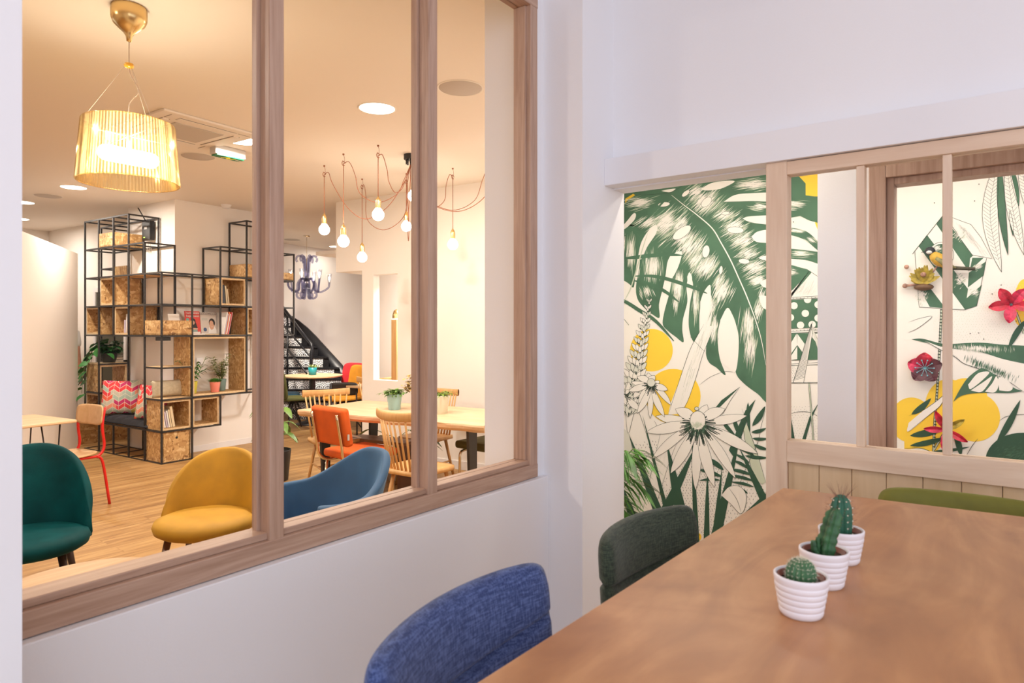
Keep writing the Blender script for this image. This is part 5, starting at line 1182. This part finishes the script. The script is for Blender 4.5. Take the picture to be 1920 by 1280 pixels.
for q in (((1000, 60), (1100, 40), (1250, 60), (1250, 150), (1100, 170)), ): pass
st_l, st_r, st_v = -.75, -2.35, -1.45
for (cx, cy, hw, hh, ang, L_, n) in ((255, 255, 70, 34, -.3, 100, 60), (110, 520, 60, 80, st_v, 130, 40), (300, 372, 60, 26, -.6, 95, 60), (410, 385, 62, 80, -.7, 120, 110), (500, 390, 40, 80, -.8, 100, 60), (560, 520, 70, 62, -.95, 110, 110), (520, 470, 50, 40, -.8, 90, 50),
        (650, 640, 80, 50, -1.0, 110, 110), (590, 600, 50, 40, -.9, 90, 50), (750, 790, 50, 60, -1.1, 110, 80), (730, 730, 30, 50, -1.0, 90, 40), (650, 250, 80, 70, -.75, 120, 120), (590, 190, 40, 40, -.6, 90, 40), (760, 330, 60, 34, -.65, 90, 60), (820, 400, 60, 50, -.6, 100, 80), (870, 480, 60, 50, -.55, 100, 80), (940, 640, 60, 40, -.5, 100, 60), (900, 560, 50, 40, -.5, 90, 50), (960, 720, 40, 40, -.4, 80, 50),
        (940, 145, 90, 28, -.15, 130, 70), (980, 280, 50, 20, .1, 90, 30), (200, 560, 26, 70, -1.5, 130, 50), (325, 640, 48, 60, -1.5, 130, 90), (300, 790, 40, 24, 1.2, 70, 24), (485, 760, 30, 66, -1.45, 130, 70), (470, 860, 18, 40, -1.4, 80, 20), (590, 850, 16, 70, -1.5, 120, 50), (700, 1010, 22, 60, -1.4, 120, 50), (690, 880, 22, 40, -1.3, 90, 24), (905, 980, 40, 60, -1.5, 150, 60), (920, 1130, 34, 80, -1.5, 150, 60), (965, 900, 26, 60, -1.3, 110, 30), (985, 820, 22, 60, -1.2, 90, 24)):
    m.strokes(cx, cy, hw, hh, ang, L_, n, 3)
for (cx, cy, rx, ry, rt) in ((508, 435, 64, 28, -.62), (652, 548, 22, 38, .18), (742, 660, 11, 26, .12), (655, 252, 38, 22, -.75), (770, 319, 23, 11, -.1), (829, 420, 50, 20, .04), (531, 200, 28, 13, -.7), (400, 266, 36, 14, -.12), (881, 607, 33, 16, .1)):
    m.ell(cx, cy, rx, ry, rt, CR, 5, 3)
m.smooth([(620, 175), (680, 140), (760, 125), (825, 128), (760, 165), (700, 180), (645, 182)], CR, 5)
m.smooth([(758, 250), (820, 212), (900, 200), (1080, 198), (1080, 246), (930, 246), (850, 248)], CR, 5); m.smooth([(872, 350), (920, 337), (1080, 335), (1080, 386), (960, 380), (900, 366)], CR, 5)
m.smooth([(925, 460), (960, 430), (1030, 418), (1080, 440), (1080, 494), (1000, 496), (950, 488)], CR, 5); m.smooth([(968, 588), (1000, 575), (1060, 570), (1060, 602), (1000, 600)], CR, 5)
m.smooth([(975, 738), (1000, 718), (1060, 712), (1060, 768), (1000, 762)], CR, 5); m.smooth([(970, 815), (1000, 812), (1060, 840), (1060, 905), (1000, 890), (982, 860)], CR, 5)
m.smooth([(130, 420), (175, 370), (215, 322), (232, 325), (222, 360), (170, 410)], CR, 5); m.smooth([(385, 185), (425, 176), (470, 172), (440, 192), (405, 190)], CR, 5)
m.smooth([(243, 590), (262, 500), (300, 432), (340, 392), (361, 400), (350, 445), (300, 520), (268, 590)], CR, 5)
m.smooth([(425, 600), (445, 570), (500, 546), (507, 570), (486, 640), (452, 705), (420, 730)], CR, 5); m.smooth([(540, 700), (552, 675), (568, 700), (566, 760), (545, 770)], CR, 5)
m.smooth([(618, 850), (640, 790), (676, 748), (682, 800), (680, 900), (640, 1010), (616, 1050)], CR, 5); m.smooth([(738, 960), (780, 886), (812, 930), (832, 985), (848, 1060), (845, 1180), (828, 1270), (790, 1250), (745, 1200), (728, 1060)], CR, 5)
m.line([(230, 212), (350, 205), (450, 190), (560, 120)], 3, INK, 6); m.line([(130, 480), (300, 350), (420, 225), (455, 200)], 12, GR, 6)
m.line([(440, 200), (520, 270), (600, 330), (690, 410), (745, 500), (800, 600), (850, 710), (900, 825), (950, 960), (985, 1080), (1012, 1230)], 22, GR, 4, 8)
m.line([(445, 210), (520, 270), (600, 330), (690, 410), (745, 500), (800, 600), (850, 710), (900, 825), (950, 960), (985, 1080), (1012, 1230)], 7, CR, 6, 8)
for pts, w in (([(150, 590), (240, 582), (330, 572), (420, 566), (510, 572)], 24), ([(220, 696), (330, 696), (430, 716), (520, 745), (590, 770), (660, 800)], 22), ([(215, 722), (320, 745), (410, 790), (490, 852)], 20), ([(60, 800), (170, 850), (250, 900), (350, 965), (460, 1085)], 22), ([(150, 940), (190, 990)], 12), ([(560, 1060), (640, 1145)], 10)): m.line(pts, w, GR, 6, 6)
m.line([(305, 430), (270, 540), (235, 660), (200, 770), (160, 850)], 7, PA, 7); m.done('monstera_leaf')
m = Mo(F1)                                           # lupin spike and small daisy at the left
for k in range(17):
    t = k/16; cx = 312-t*125; cy = 850+t*640; wd_ = 10+t*60; sz = 12+t*30
    for j in (-1.0, 1.0, -.45, .45, 0): x = cx+j*wd_; y = cy+abs(j)*-10+ (8 if j == 0 else 0); m.spindle((cx+j*wd_*.4, y+sz), (x+j*sz*.5, y-sz*.9), sz*.85, CR if (k+int(j*2)) % 2 else WA_, 8+(0 if abs(j) > .7 else (2 if abs(j) > .2 else 4)), 3, 0, .5, 3)
def daisy(m, c, tips, w, l, hatch=8):
    for q, tp_ in enumerate(tips): m.spindle(c, tp_, w*(1.0 if q % 2 else .85), CR, l+(q % 2)*2, 3, (q % 3-1)*8, .55, hatch, None)
daisy(m, (325, 1342), [(205, 1330), (190, 1385), (250, 1460), (240, 1520), (318, 1550), (405, 1540), (445, 1470), (425, 1378), (375, 1325), (345, 1290), (305, 1275), (240, 1300)], 40, 14, 5)
m.strokes(325, 1352, 26, 24, -1.57, 34, 60, 20, 0, INK); m.ell(325, 1334, 24, 25, 0, WA_, 21, 3)
daisy(m, (170, 1420), [(205, 1380), (255, 1500), (190, 1330), (130, 1340), (262, 1400)], 40, 12, 4); m.done('flower_spike')
m = Mo(F1)                                           # strap leaves, dash fields, blades
m.dashes([(215, 1700), (360, 1670), (420, 1800), (420, 2050), (240, 2090)], 200, INK, 1); m.dashes([(380, 2050), (520, 1800), (640, 1760), (760, 1850), (760, 2250), (560, 2260)], 620, INK, 1); m.dashes([(740, 1850), (1030, 1960), (1030, 2060), (740, 2220)], 200, INK, 1)
m.poly([(640, 985), (700, 1000), (632, 1172), (600, 1280), (545, 1440), (500, 1520), (425, 1530), (440, 1460), (490, 1330), (560, 1130)], CR, 4); m.line([(640, 985), (560, 1130), (490, 1330), (425, 1530)], 4, INK, 5); m.line([(700, 1000), (632, 1172), (600, 1280), (545, 1440), (500, 1520)], 4, INK, 5)
for k in range(46): x = random.uniform(.1, .9); t = random.random()*.8; a = (640-215*t+x*60, 990+540*t); m.line([a, (a[0]-18, a[1]+60)], 3, PA if k % 3 else GR, 5, 1)
m.poly([(395, 1575), (480, 1570), (500, 1640), (440, 1790), (380, 1980), (330, 2140), (265, 2140), (330, 1850)], CR, 4); m.line([(395, 1575), (330, 1850), (265, 2140)], 3, INK, 5); m.line([(500, 1640), (440, 1790), (380, 1980), (330, 2140)], 3, INK, 5)
for k in range(26): t = random.random(); a = (420-110*t+random.uniform(0, 60), 1600+440*t); m.line([a, (a[0]-14, a[1]+60)], 3, PA, 5, 1)
m.poly([(150, 1600), (190, 1640), (235, 1850), (270, 2200), (150, 2200)], WA_, 4); m.line([(190, 1640), (235, 1850), (270, 2200)], 3, INK, 5); m.line([(165, 1440), (185, 1640), (240, 1500), (330, 1760)], 4, INK, 5)
def blade(a, c, w, l=7, mt=DG): d = Vector(c)-Vector(a); n = Vector((-d.y, d.x)).normalized()*w/2; m.poly([(a[0]-n.x, a[1]-n.y), (a[0]+n.x, a[1]+n.y), (a[0]+d.x*.6+n.x*.55, a[1]+d.y*.6+n.y*.55), c, (a[0]+d.x*.6-n.x*.55, a[1]+d.y*.6-n.y*.55)], mt, l)
for a, c, w in (((400, 2200), (188, 1640), 62), ((415, 2100), (272, 1528), 26), ((530, 2250), (414, 1682), 84), ((365, 2200), (600, 1700), 74), ((600, 2400), (568, 1640), 40), ((655, 2400), (662, 1840), 44), ((690, 2350), (860, 1630), 70), ((700, 2320), (750, 1830), 40), ((1040, 2120), (850, 1720), 56), ((880, 2160), (1060, 1960), 60), ((250, 2260), (150, 1950), 70), ((150, 2300), (330, 2100), 40), ((560, 2300), (480, 2050), 50)): blade(a, c, w)
m.poly([(790, 1740), (845, 1600), (890, 1500), (950, 1435), (900, 1560), (850, 1700), (825, 1790)], DG, 7)
m.poly([(700, 1500), (760, 1440), (858, 1358), (800, 1440), (750, 1520)], CR, 4); m.poly([(695, 1502), (745, 1440), (858, 1358), (740, 1478)], DG, 5); m.line([(858, 1358), (800, 1440), (750, 1530)], 3, INK, 5)
for a, c, w in (((930, 1595), (1008, 1475), 34), ((925, 1632), (1015, 1607), 24), ((930, 1668), (1030, 1668), 20), ((940, 1705), (1030, 1735), 22), ((885, 1772), (1030, 1784), 22), ((815, 1528), (868, 1672), 26), ((905, 1452), (918, 1632), 22), ((748, 1556), (830, 1652), 24), ((870, 1640), (800, 1690), 18), ((905, 1850), (812, 1800), 20), ((915, 1820), (820, 1760), 18), ((930, 1890), (780, 1852), 22), ((940, 1925), (780, 1890), 20), ((940, 1960), (800, 1930), 18), ((760, 1860), (645, 1782), 30), ((750, 1900), (600, 1855), 26), ((740, 1920), (610, 1922), 18), ((780, 1800), (695, 1730), 22), ((905, 2000), (830, 1968), 16), ((950, 1780), (855, 1735), 18)): m.spindle(a, c, w, DG, 8, 0, 6)
m.line([(1010, 1500), (985, 1590), (960, 1700), (870, 1900), (850, 1990)], 4, INK, 8); m.smooth([(745, 2010), (790, 1960), (850, 1955), (892, 2000), (890, 2070), (860, 2120), (800, 2060)], CR, 9); m.line([(745, 2010), (790, 1960), (850, 1955), (892, 2000), (890, 2070), (860, 2120), (800, 2060), (760, 2030)], 4, INK, 10)
m.line([(790, 1965), (840, 2040), (865, 2120)], 4, INK, 10)
m.poly([(870, 1540), (905, 1600), (960, 1760), (1010, 1930), (990, 1945), (940, 1910), (890, 1700)], PA, 6); m.line([(868, 1490), (905, 1600), (960, 1760), (1012, 1935)], 4, INK, 7); m.line([(870, 1540), (890, 1700), (940, 1910)], 4, INK, 7)
m.line([(610, 1350), (680, 1300), (760, 1270), (830, 1272)], 3, INK, 3); m.line([(340, 1560), (360, 1600), (370, 1650)], 3, INK, 3)
m.done('grass_blade')
m = Mo(F1)                                           # large daisy
daisy(m, (605, 1570), [(350, 1535), (295, 1632), (328, 1792), (440, 1880), (590, 1980), (705, 1962), (832, 1910), (965, 1760), (900, 1532), (768, 1492), (660, 1466), (470, 1492)], 66, 12, 16)
m.strokes(605, 1610, 60, 34, -1.57, 60, 90, 18, 0, GR); m.strokes(605, 1625, 50, 22, -1.57, 40, 36, 19, 0, INK); m.ell(605, 1560, 46, 56, 0, CR, 20, 4); m.strokes(605, 1590, 30, 18, -1.57, 24, 60, 22, 0, PA); m.ell(597, 1490, 13, 10, 0, WA_, 11, 4); m.done('large_daisy')
# right panels
F2 = (1430, 280, 3.765)
m = Mo(F2); m.poly([(120, 60), (470, 10), (470, 600), (385, 560), (370, 520), (380, 400), (200, 345), (120, 360)], YE, 1); m.done('yellow_patch')
for k, q in enumerate(((1830, 1080, 60, 165, .1), (1430, 1769, 160, 155, 0), (1310, 1820, 165, 200, 0), (1500, 1890, 176, 172, 0), (1050, 1910, 150, 160, 0))): m = Mo(F2); m.q = k*7; m.ell(*q, YE, 1, 0, 40); m.done('yellow_circle')
m = Mo(F2); m.q = 44; m.poly([(1000, 2060), (1150, 1800), (1350, 2000), (1200, 2160), (1000, 2160)], YE, 1); m.done('yellow_patch')
m = Mo(F2)                                           # leaf ends seen in the first pane
m.poly([(60, 220), (180, 262), (237, 312), (180, 303), (60, 300)], GR, 3); m.smooth([(60, 380), (180, 342), (260, 325), (350, 330), (440, 360), (460, 560), (385, 518), (330, 502), (250, 465), (180, 458), (60, 470)], GR, 3)
m.smooth([(60, 560), (180, 553), (270, 565), (340, 600), (420, 690), (400, 720), (300, 640), (180, 602), (60, 600)], GR, 3); m.smooth([(60, 700), (180, 699), (385, 722), (450, 740), (450, 830), (385, 805), (300, 780), (180, 770), (60, 770)], GR, 3); m.smooth([(60, 815), (180, 813), (260, 832), (330, 862), (250, 950), (180, 1010), (60, 1020)], GR, 3)
for q in ((230, 385, 50, 24, .1, 120, 50), (150, 420, 60, 18, 0, 120, 30), (240, 575, 40, 8, .2, 110, 26), (340, 640, 30, 12, .7, 80, 16), (270, 735, 50, 20, .05, 110, 46), (190, 870, 40, 26, .2, 100, 24)): m.strokes(*q, 4)
m.done('monstera_leaf')
def dotbox(m, x0, x1, y0, y1): m.poly([(x0, y0+18), (x1, y0-4), (x1, y1-4), (x0, y1+14)], CR, 9); m.line([(x0, y0+18), (x1, y0-4)], 3, INK, 10, 1, False); m.line([(x0, y1+14), (x1, y1-4)], 3, INK, 10, 1, False)
m = Mo(F2)                                           # dotted birdhouse
m.poly([(120, 1160), (330, 857), (560, 1010), (560, 1040), (180, 1045)], CR, 8); m.poly([(120, 1160), (330, 857), (345, 870), (200, 1040)], GR, 9); m.line([(120, 1160), (330, 857), (560, 1010)], 4, INK, 10, 1, False)
for k in range(26): a = random.uniform(215, 360); t = random.random(); m.line([(a, 1035-t*30), (a+40, 960+random.uniform(-40, 40))], 1.6, INK, 10, 1)
dotbox(m, 130, 560, 1030, 1045); m.poly([(130, 1066), (560, 1045), (560, 1250), (130, 1268)], GR, 8)
for x, y in ((222, 1103), (302, 1157), (197, 1186), (318, 1060), (268, 1240), (392, 1190), (392, 1095), (150, 1110), (350, 1235), (440, 1140)): m.ell(x, y, 26, 25, 0, CR, 9)
dotbox(m, 130, 560, 1270, 1285)
for k in range(14): m.ell(190+k*26, 1052-k*1.2, 2.5, 2.5, 0, INK, 11, 0, 8); m.ell(190+k*26, 1280-k*1.2, 2.5, 2.5, 0, INK, 11, 0, 8)
m.poly([(130, 1300), (560, 1290), (560, 1480), (130, 1490)], GR, 8)
for q in (((180, 1400), (240, 1300), (245, 1380), (180, 1470)), ((180, 1490), (245, 1390), (245, 1480)), ((245, 1300), (310, 1390), (310, 1470), (245, 1380)), ((330, 1300), (400, 1300), (400, 1390))): m.poly(q, CR, 9)
dotbox(m, 130, 560, 1500, 1515); m.poly([(130, 1530), (560, 1520), (560, 1646), (130, 1648)], CR, 8); m.dashes([(130, 1535), (250, 1535), (230, 1640), (130, 1640)], 70, INK, 9, 6, 2); m.line([(130, 1648), (560, 1644)], 4, INK, 10, 1, False)
m.poly([(216, 1645), (344, 1232), (352, 1290), (290, 1645)], CR, 11); m.poly([(344, 1232), (352, 1290), (420, 1500), (430, 1440)], WA_, 11); m.line([(216, 1645), (344, 1232), (430, 1440)], 4, INK, 12, 1, False); m.line([(344, 1232), (352, 1300), (290, 1645)], 3, INK, 12, 1, False)
for k in range(40): t = k/40; a = (344-128*t, 1240+400*t); m.line([a, (352-60*t, a[1]-22)], 2.2, INK, 12, 1, False)
m.line([(327, 1646), (345, 1860), (360, 2080)], 12, INK, 7, 2, False); m.line([(327, 1646), (345, 1860), (360, 2080)], 7, PA, 8, 2, False)
m.poly([(178, 1800), (190, 1830), (232, 2070), (200, 2070), (175, 1900)], DG, 7); m.poly([(275, 2060), (300, 2060), (345, 1900), (400, 1780), (330, 1890)], DG, 7); m.line([(180, 1870), (260, 1850), (340, 1858), (420, 1900)], 3, INK, 6); m.dashes([(190, 1800), (420, 1820), (420, 2100), (200, 2100)], 160, INK, 2, 4, 1.8); m.done('dotted_birdhouse')
m = Mo(F2)                                           # striped birdhouse
m.poly([(1075, 725), (1270, 472), (1480, 745), (1580, 770), (1510, 1105), (1425, 1132), (1105, 1112)], CR, 4)
for q in (((1225, 525), (1270, 472), (1490, 745), (1465, 768), (1455, 862)), ((1100, 682), (1160, 603), (1450, 985), (1428, 1130)), ((1095, 960), (1165, 955), (1275, 1100), (1275, 1120), (1180, 1112)), ((1340, 1000), (1350, 860), (1445, 985), (1428, 1060)), ((1460, 862), (1480, 765), (1560, 765), (1470, 850)), ((1455, 870), (1578, 790), (1560, 890), (1448, 975)), ((1440, 1050), (1548, 955), (1512, 1105), (1425, 1132))): m.poly(q, GR, 5)
m.poly([(1330, 478), (1400, 505), (1470, 530), (1540, 620), (1620, 770), (1480, 745), (1410, 650)], CR, 7); m.line([(1330, 478), (1400, 505), (1470, 530), (1540, 620), (1620, 770), (1480, 745), (1410, 650), (1330, 530)], 3, INK, 8, 1, False)
for k in range(60): t = random.random(); a = (1370+170*t+random.uniform(-20, 30), 520+190*t+random.uniform(-10, 10)); m.line([a, (a[0]+35, a[1]+45)], 1.8, INK, 8, 1)
m.line([(1058, 738), (1270, 470), (1330, 478)], 4, INK, 8, 1, False); m.line([(1075, 725), (1105, 1112), (1425, 1132), (1510, 1105), (1580, 770)], 3, INK, 6, 1, False)
m.ell(1262, 745, 88, 90, 0, CR, 8, 3); m.ell(1262, 745, 76, 78, 0, GR, 9)
for q in ((1130, 1030, 40, 50, -1.2, 30, 60), (1390, 600, 40, 40, -.8, 30, 60), (1390, 920, 30, 40, -.8, 30, 50), (1520, 830, 30, 20, -.6, 40, 24), (1500, 1010, 26, 26, -.6, 40, 30), (1230, 700, 26, 22, -.5, 50, 24)): m.strokes(*q, 10)
m.done('striped_birdhouse')
m = Mo(F2)                                           # stems, hanging leaves, big leaf, details
for pts in ([(1262, 1130), (1250, 1400), (1232, 1700), (1215, 1900), (1205, 2130)], [(1790, 1150), (1845, 1300)], [(1210, 2120), (1275, 2010)]): m.line(pts, 18, INK, 3, 4, False); m.line(pts, 10, PA, 4, 4, False)
for k in range(44): t = k/44; m.line([(1253-52*t, 1130+990*t), (1270-52*t, 1133+990*t)], 7, INK, 5, 1, False)
def hleaf(a, c, w, mt, bend=0, veins=0):
    m.spindle(a, c, w, mt, 6, 3, bend, .5)
    if veins:
        a2, c2 = Vector(a), Vector(c)
        for k in range(veins): t = .08+.84*k/veins; q = a2.lerp(c2, t); d = (c2-a2).normalized(); n = Vector((-d.y, d.x)); ww = w*.42*sin(pi*t)**.8; bq = q+n*bend*sin(pi*t); m.line([tuple(bq), tuple(bq+n*ww-d*ww*.8)], 1.8, INK, 7, 1, False); m.line([tuple(bq), tuple(bq-n*ww-d*ww*.8)], 1.8, INK, 7, 1, False)
        m.line([a, tuple(Vector(a).lerp(Vector(c), .5)+Vector((-(c[1]-a[1]), c[0]-a[0])).normalized()*bend), c], 2, INK, 7)
hleaf((1665, 60), (1686, 866), 110, CR, 70, 26); hleaf((1675, 60), (1732, 745), 56, GR, 18); hleaf((1720, 70), (1845, 745), 86, CR, 20, 20); hleaf((1740, 80), (1808, 400), 40, GR, -6); hleaf((1745, 430), (1768, 612), 22, GR, 0); hleaf((1810, 40), (1900, 500), 80, CR, 0, 16)
m.smooth([(1050, 1340), (1130, 1336), (1280, 1372), (1450, 1365), (1560, 1364), (1700, 1378), (1850, 1385), (1950, 1400), (1950, 1540), (1845, 1510), (1700, 1480), (1560, 1435), (1440, 1410), (1345, 1408), (1260, 1390)], GR, 6)
m.smooth([(1130, 1345), (1280, 1400), (1350, 1408), (1560, 1440), (1700, 1480), (1850, 1515), (1950, 1540), (1950, 1760), (1845, 1715), (1740, 1640), (1600, 1580), (1520, 1545), (1420, 1510), (1350, 1450), (1240, 1405)], CR, 6); m.line([(1050, 1340), (1130, 1345), (1240, 1405), (1350, 1460), (1420, 1510), (1520, 1545), (1640, 1590), (1740, 1640), (1850, 1715)], 4, INK, 8)
m.strokes(1520, 1405, 180, 16, 1.5, 50, 130, 8, .05); m.strokes(1600, 1545, 200, 20, -1.3, 60, 110, 8, .4, GR)
m.smooth([(1345, 1780), (1400, 1680), (1450, 1610), (1520, 1555), (1560, 1545), (1640, 1590), (1700, 1640), (1790, 1690), (1830, 1705), (1740, 1718), (1600, 1716), (1480, 1722), (1400, 1740)], GR, 9)
for q in ([(1450, 1660), (1520, 1580), (1600, 1570), (1560, 1620), (1470, 1690)], [(1470, 1700), (1560, 1640), (1620, 1600), (1590, 1660), (1540, 1712)], [(1570, 1710), (1620, 1650), (1650, 1600), (1665, 1660), (1640, 1712)], [(1670, 1700), (1665, 1610), (1730, 1630), (1765, 1680), (1740, 1705)]): m.smooth(q, CR, 10)
for a, c, w in (((1860, 1200), (1730, 1415), 44), ((1050, 1870), (1190, 1755), 44), ((1040, 2020), (1300, 1960), 50), ((1040, 2090), (1300, 2030), 40), ((1200, 2130), (1462, 2098), 22), ((1400, 2160), (1350, 2000), 44), ((1650, 2080), (1820, 1765), 50)): m.spindle(a, c, w, DG, 8, 0, 8)
m.smooth([(1030, 1930), (1150, 1830), (1270, 1740), (1300, 1700), (1260, 1800), (1180, 1870), (1030, 1990)], CR, 9); m.line([(1030, 1880), (1150, 1830), (1270, 1740), (1300, 1700), (1260, 1800), (1180, 1870), (1030, 1990)], 4, INK, 10)
m.smooth([(1030, 1270), (1060, 1220), (1120, 1190), (1195, 1178), (1140, 1230), (1080, 1270), (1030, 1290)], CR, 5); m.line([(1030, 1220), (1100, 1195), (1195, 1178), (1140, 1230), (1080, 1270), (1030, 1290)], 3, INK, 6)
m.ell(1860, 2220, 290, 220, .15, DG, 7, 0, 40); m.strokes(1780, 2160, 120, 60, -.6, 30, 120, 8, 0, GR); m.smooth([(1000, 2120), (1100, 2110), (1180, 2130), (1250, 2180), (1000, 2200)], CR, 9); m.line([(1000, 2110), (1100, 2106), (1180, 2130), (1250, 2180)], 4, INK, 10)
for pts in ([(1435, 2165), (1480, 2090), (1520, 2040)], [(1670, 1915), (1720, 1885), (1800, 1872), (1900, 1868)]): m.line(pts, 4, INK, 6)
m.dashes([(1345, 1140), (1500, 1130), (1560, 990), (1700, 935), (1840, 940), (1860, 1330), (1600, 1370), (1345, 1360)], 520, PA, 2, 5, 2.4); m.dashes([(1205, 1190), (1245, 1180), (1245, 1300), (1205, 1280)], 30, PA, 2, 4, 2)
for x, y in ((1212, 378), (1527, 246), (1496, 364), (1485, 140), (1683, 957), (1620, 1020), (1790, 1212), (1465, 1300), (1560, 1338), (1525, 1295), (218, 512)): m.ell(x, y, 4, 4, 0, INK, 6, 0, 10)
m.done('line_drawn_leaf')
# ---- paper flowers and bird fixed on the mural
def onwall(px_, py_, off=.0): d = ray(px_, py_); k = (XM-off)/d.x; return Vector((XM-off, k*d.y, H+k*d.z))
def paper_flower(label, px_, py_, r, petals, cols, centre, name='paper_flower', star=None):
    p = onwall(px_, py_, .012); t = thing(name, label, 'paper flower', p)
    for k, (a, ln, w) in enumerate(petals):
        b = MB(); rows = []
        for i in range(7):
            s_ = i/6; ww = w*(sin(pi*min(.985, s_*.92+.06)))**.75/2; rr3 = .006+ln*s_; lift = .004+.030*sin(s_*2.2)
            rows.append([b.v((-lift-(abs(q)*.010), -(rr3*cos(a)-q*ww*sin(a)), rr3*sin(a)+q*ww*cos(a))) for q in (-1, 0, 1)])
        for A_, B_ in zip(rows, rows[1:]):
            for q in (0, 1): b.f([A_[q], A_[q+1], B_[q+1], B_[q]], False)
        o = b.build('petal', cols[k % len(cols)], t); solid(o, .0012)
    b = MB(); b.tube([(.012, 0, 0), (-.012, 0, 0)], .006, 8)
    if star:
        for k in range(10): a = k*pi/5; b.tube([(-.03, 0, 0), (-.04, r*.55*cos(a), r*.55*sin(a))], .0012, 5); b.sphere((-.04, r*.55*cos(a), r*.55*sin(a)), .0042, 6)
    b.build('stamen', centre, t); return t
pr_, pdk, pmg, pye, pcy = plain('paper_red', (.55, .02, .05), .5, noise=.4, nscale=40), plain('paper_plum', (.10, .025, .035), .5, noise=.4, nscale=40), plain('paper_magenta', (.60, .03, .09), .5, noise=.4, nscale=50), plain('paper_ochre', (.40, .30, .04), .5, noise=.4, nscale=60), plain('paper_cyan', (.20, .50, .58), .4)
paper_flower('five petalled red paper flower above the big yellow circles, at the right', 1896, 571, .08, [(R(a), .085, .052) for a in (95+25, 55, -10, -95, 188)], [pr_, pmg], plain('paper_darkcentre', (.06, .08, .09), .5))
paper_flower('round maroon paper flower with pale blue stamens', 1735, 689, .075, [(R(a), .074, .078) for a in (90, 18, -54, -126, 162)], [pr_, pdk, pdk, pdk, pmg], pcy, star=True)
paper_flower('lily shaped red and olive paper flower over the yellow circle', 1774, 805, .09, [(R(a), l, .034) for a, l in ((115, .10), (180, .09), (-95, .10), (38, .095), (-28, .10))], [pr_, pmg, pmg, pye, pr_], pcy)
p = onwall(1732, 522, .02); t = thing('paper_flower', 'ochre paper blossom with curled petals below the bird', 'paper flower', p)
b = MB()
for k in range(26):
    a = pi*(k/25)*1.5-.78; ln = random.uniform(.05, .10) if 0 < a < pi else random.uniform(.04, .06); d = Vector((-random.uniform(.1, .6), -cos(a), abs(sin(a))*1.1+.05))
    leaf_mesh(b, Vector((0, 0, -.02)), d, Vector((-1, 0, .2)), ln, .030, -.1)
o = b.build('petal_cluster', pye, t); b = MB(); b.sphere((-.02, 0, .02), .014, 10); b.sphere((0, .078, .065), .012, 8); b.sphere((0, .085, -.035), .013, 8); b.tube([(0, .02, -.03), (0, .085, -.035)], .007, 6); b.tube([(0, -.02, 0), (-.01, -.06, .06)], .004, 6); b.sphere((-.01, -.06, .075), .010, 8); b.build('bud', plain('paper_bud', (.40, .22, .16), .5, noise=.5, nscale=80), t)
b = MB(); b.at((0, 0, -.045)); b.sphere((0, 0, 0), .042, 12, (.6, 1.1, .45)); b.build('calyx', plain('paper_brown', (.14, .07, .03), .6), t)
p = onwall(1760, 488, .03); t = thing('paper_bird', 'yellow breasted bird with a black cap perched in front of the striped birdhouse', 'bird ornament', p)
def bw(y, z): return (0, -y, z)
b = MB(); b.tube(curve_pts([bw(-.035, .035), bw(-.018, .022), bw(.01, -.005), bw(.04, -.03), bw(.07, -.045)], 5), [.008, .014, .019, .022, .024, .026, .028, .029, .030, .030, .029, .027, .025, .023, .021, .018, .015, .012, .010, .007, .005], 12); b.build('body', plain('bird_yellow', (.60, .36, .04), .6, noise=.2, nscale=60), t)
b = MB(); b.sphere(bw(-.038, .050), .0245, 14, (.8, 1, .95)); b.build('head', plain('bird_black', (.012, .014, .02), .5), t)
b = MB(); b.sphere((-.012, .040, .044), .0135, 10, (.8, 1.1, .8)); b.build('cheek', plain('bird_white', (.72, .72, .70), .5), t)
b = MB(); b.tube([bw(-.058, .050), bw(-.078, .046)], [.005, .0008], 6); b.build('beak', plain('bird_black', (.012, .014, .02), .5), t)
b = MB(); b.tube([(-.022, .01, .01), (-.026, -.03, -.02), (-.018, -.075, -.045)], [.010, .015, .004], 8); b.build('wing', plain('bird_olive', (.22, .20, .08), .6, noise=.4, nscale=80), t)
b = MB(); b.tube([bw(.06, -.042), bw(.155, -.052)], [.010, .008], 8); b.build('tail', plain('bird_tail', (.07, .06, .035), .6), t)
b = MB(); b.tube([bw(.02, -.02), bw(.02, -.07)], .0025, 5); b.tube([bw(.035, -.02), bw(.035, -.07)], .0025, 5); b.build('leg', plain('bird_leg', (.1, .08, .08), .6), t)
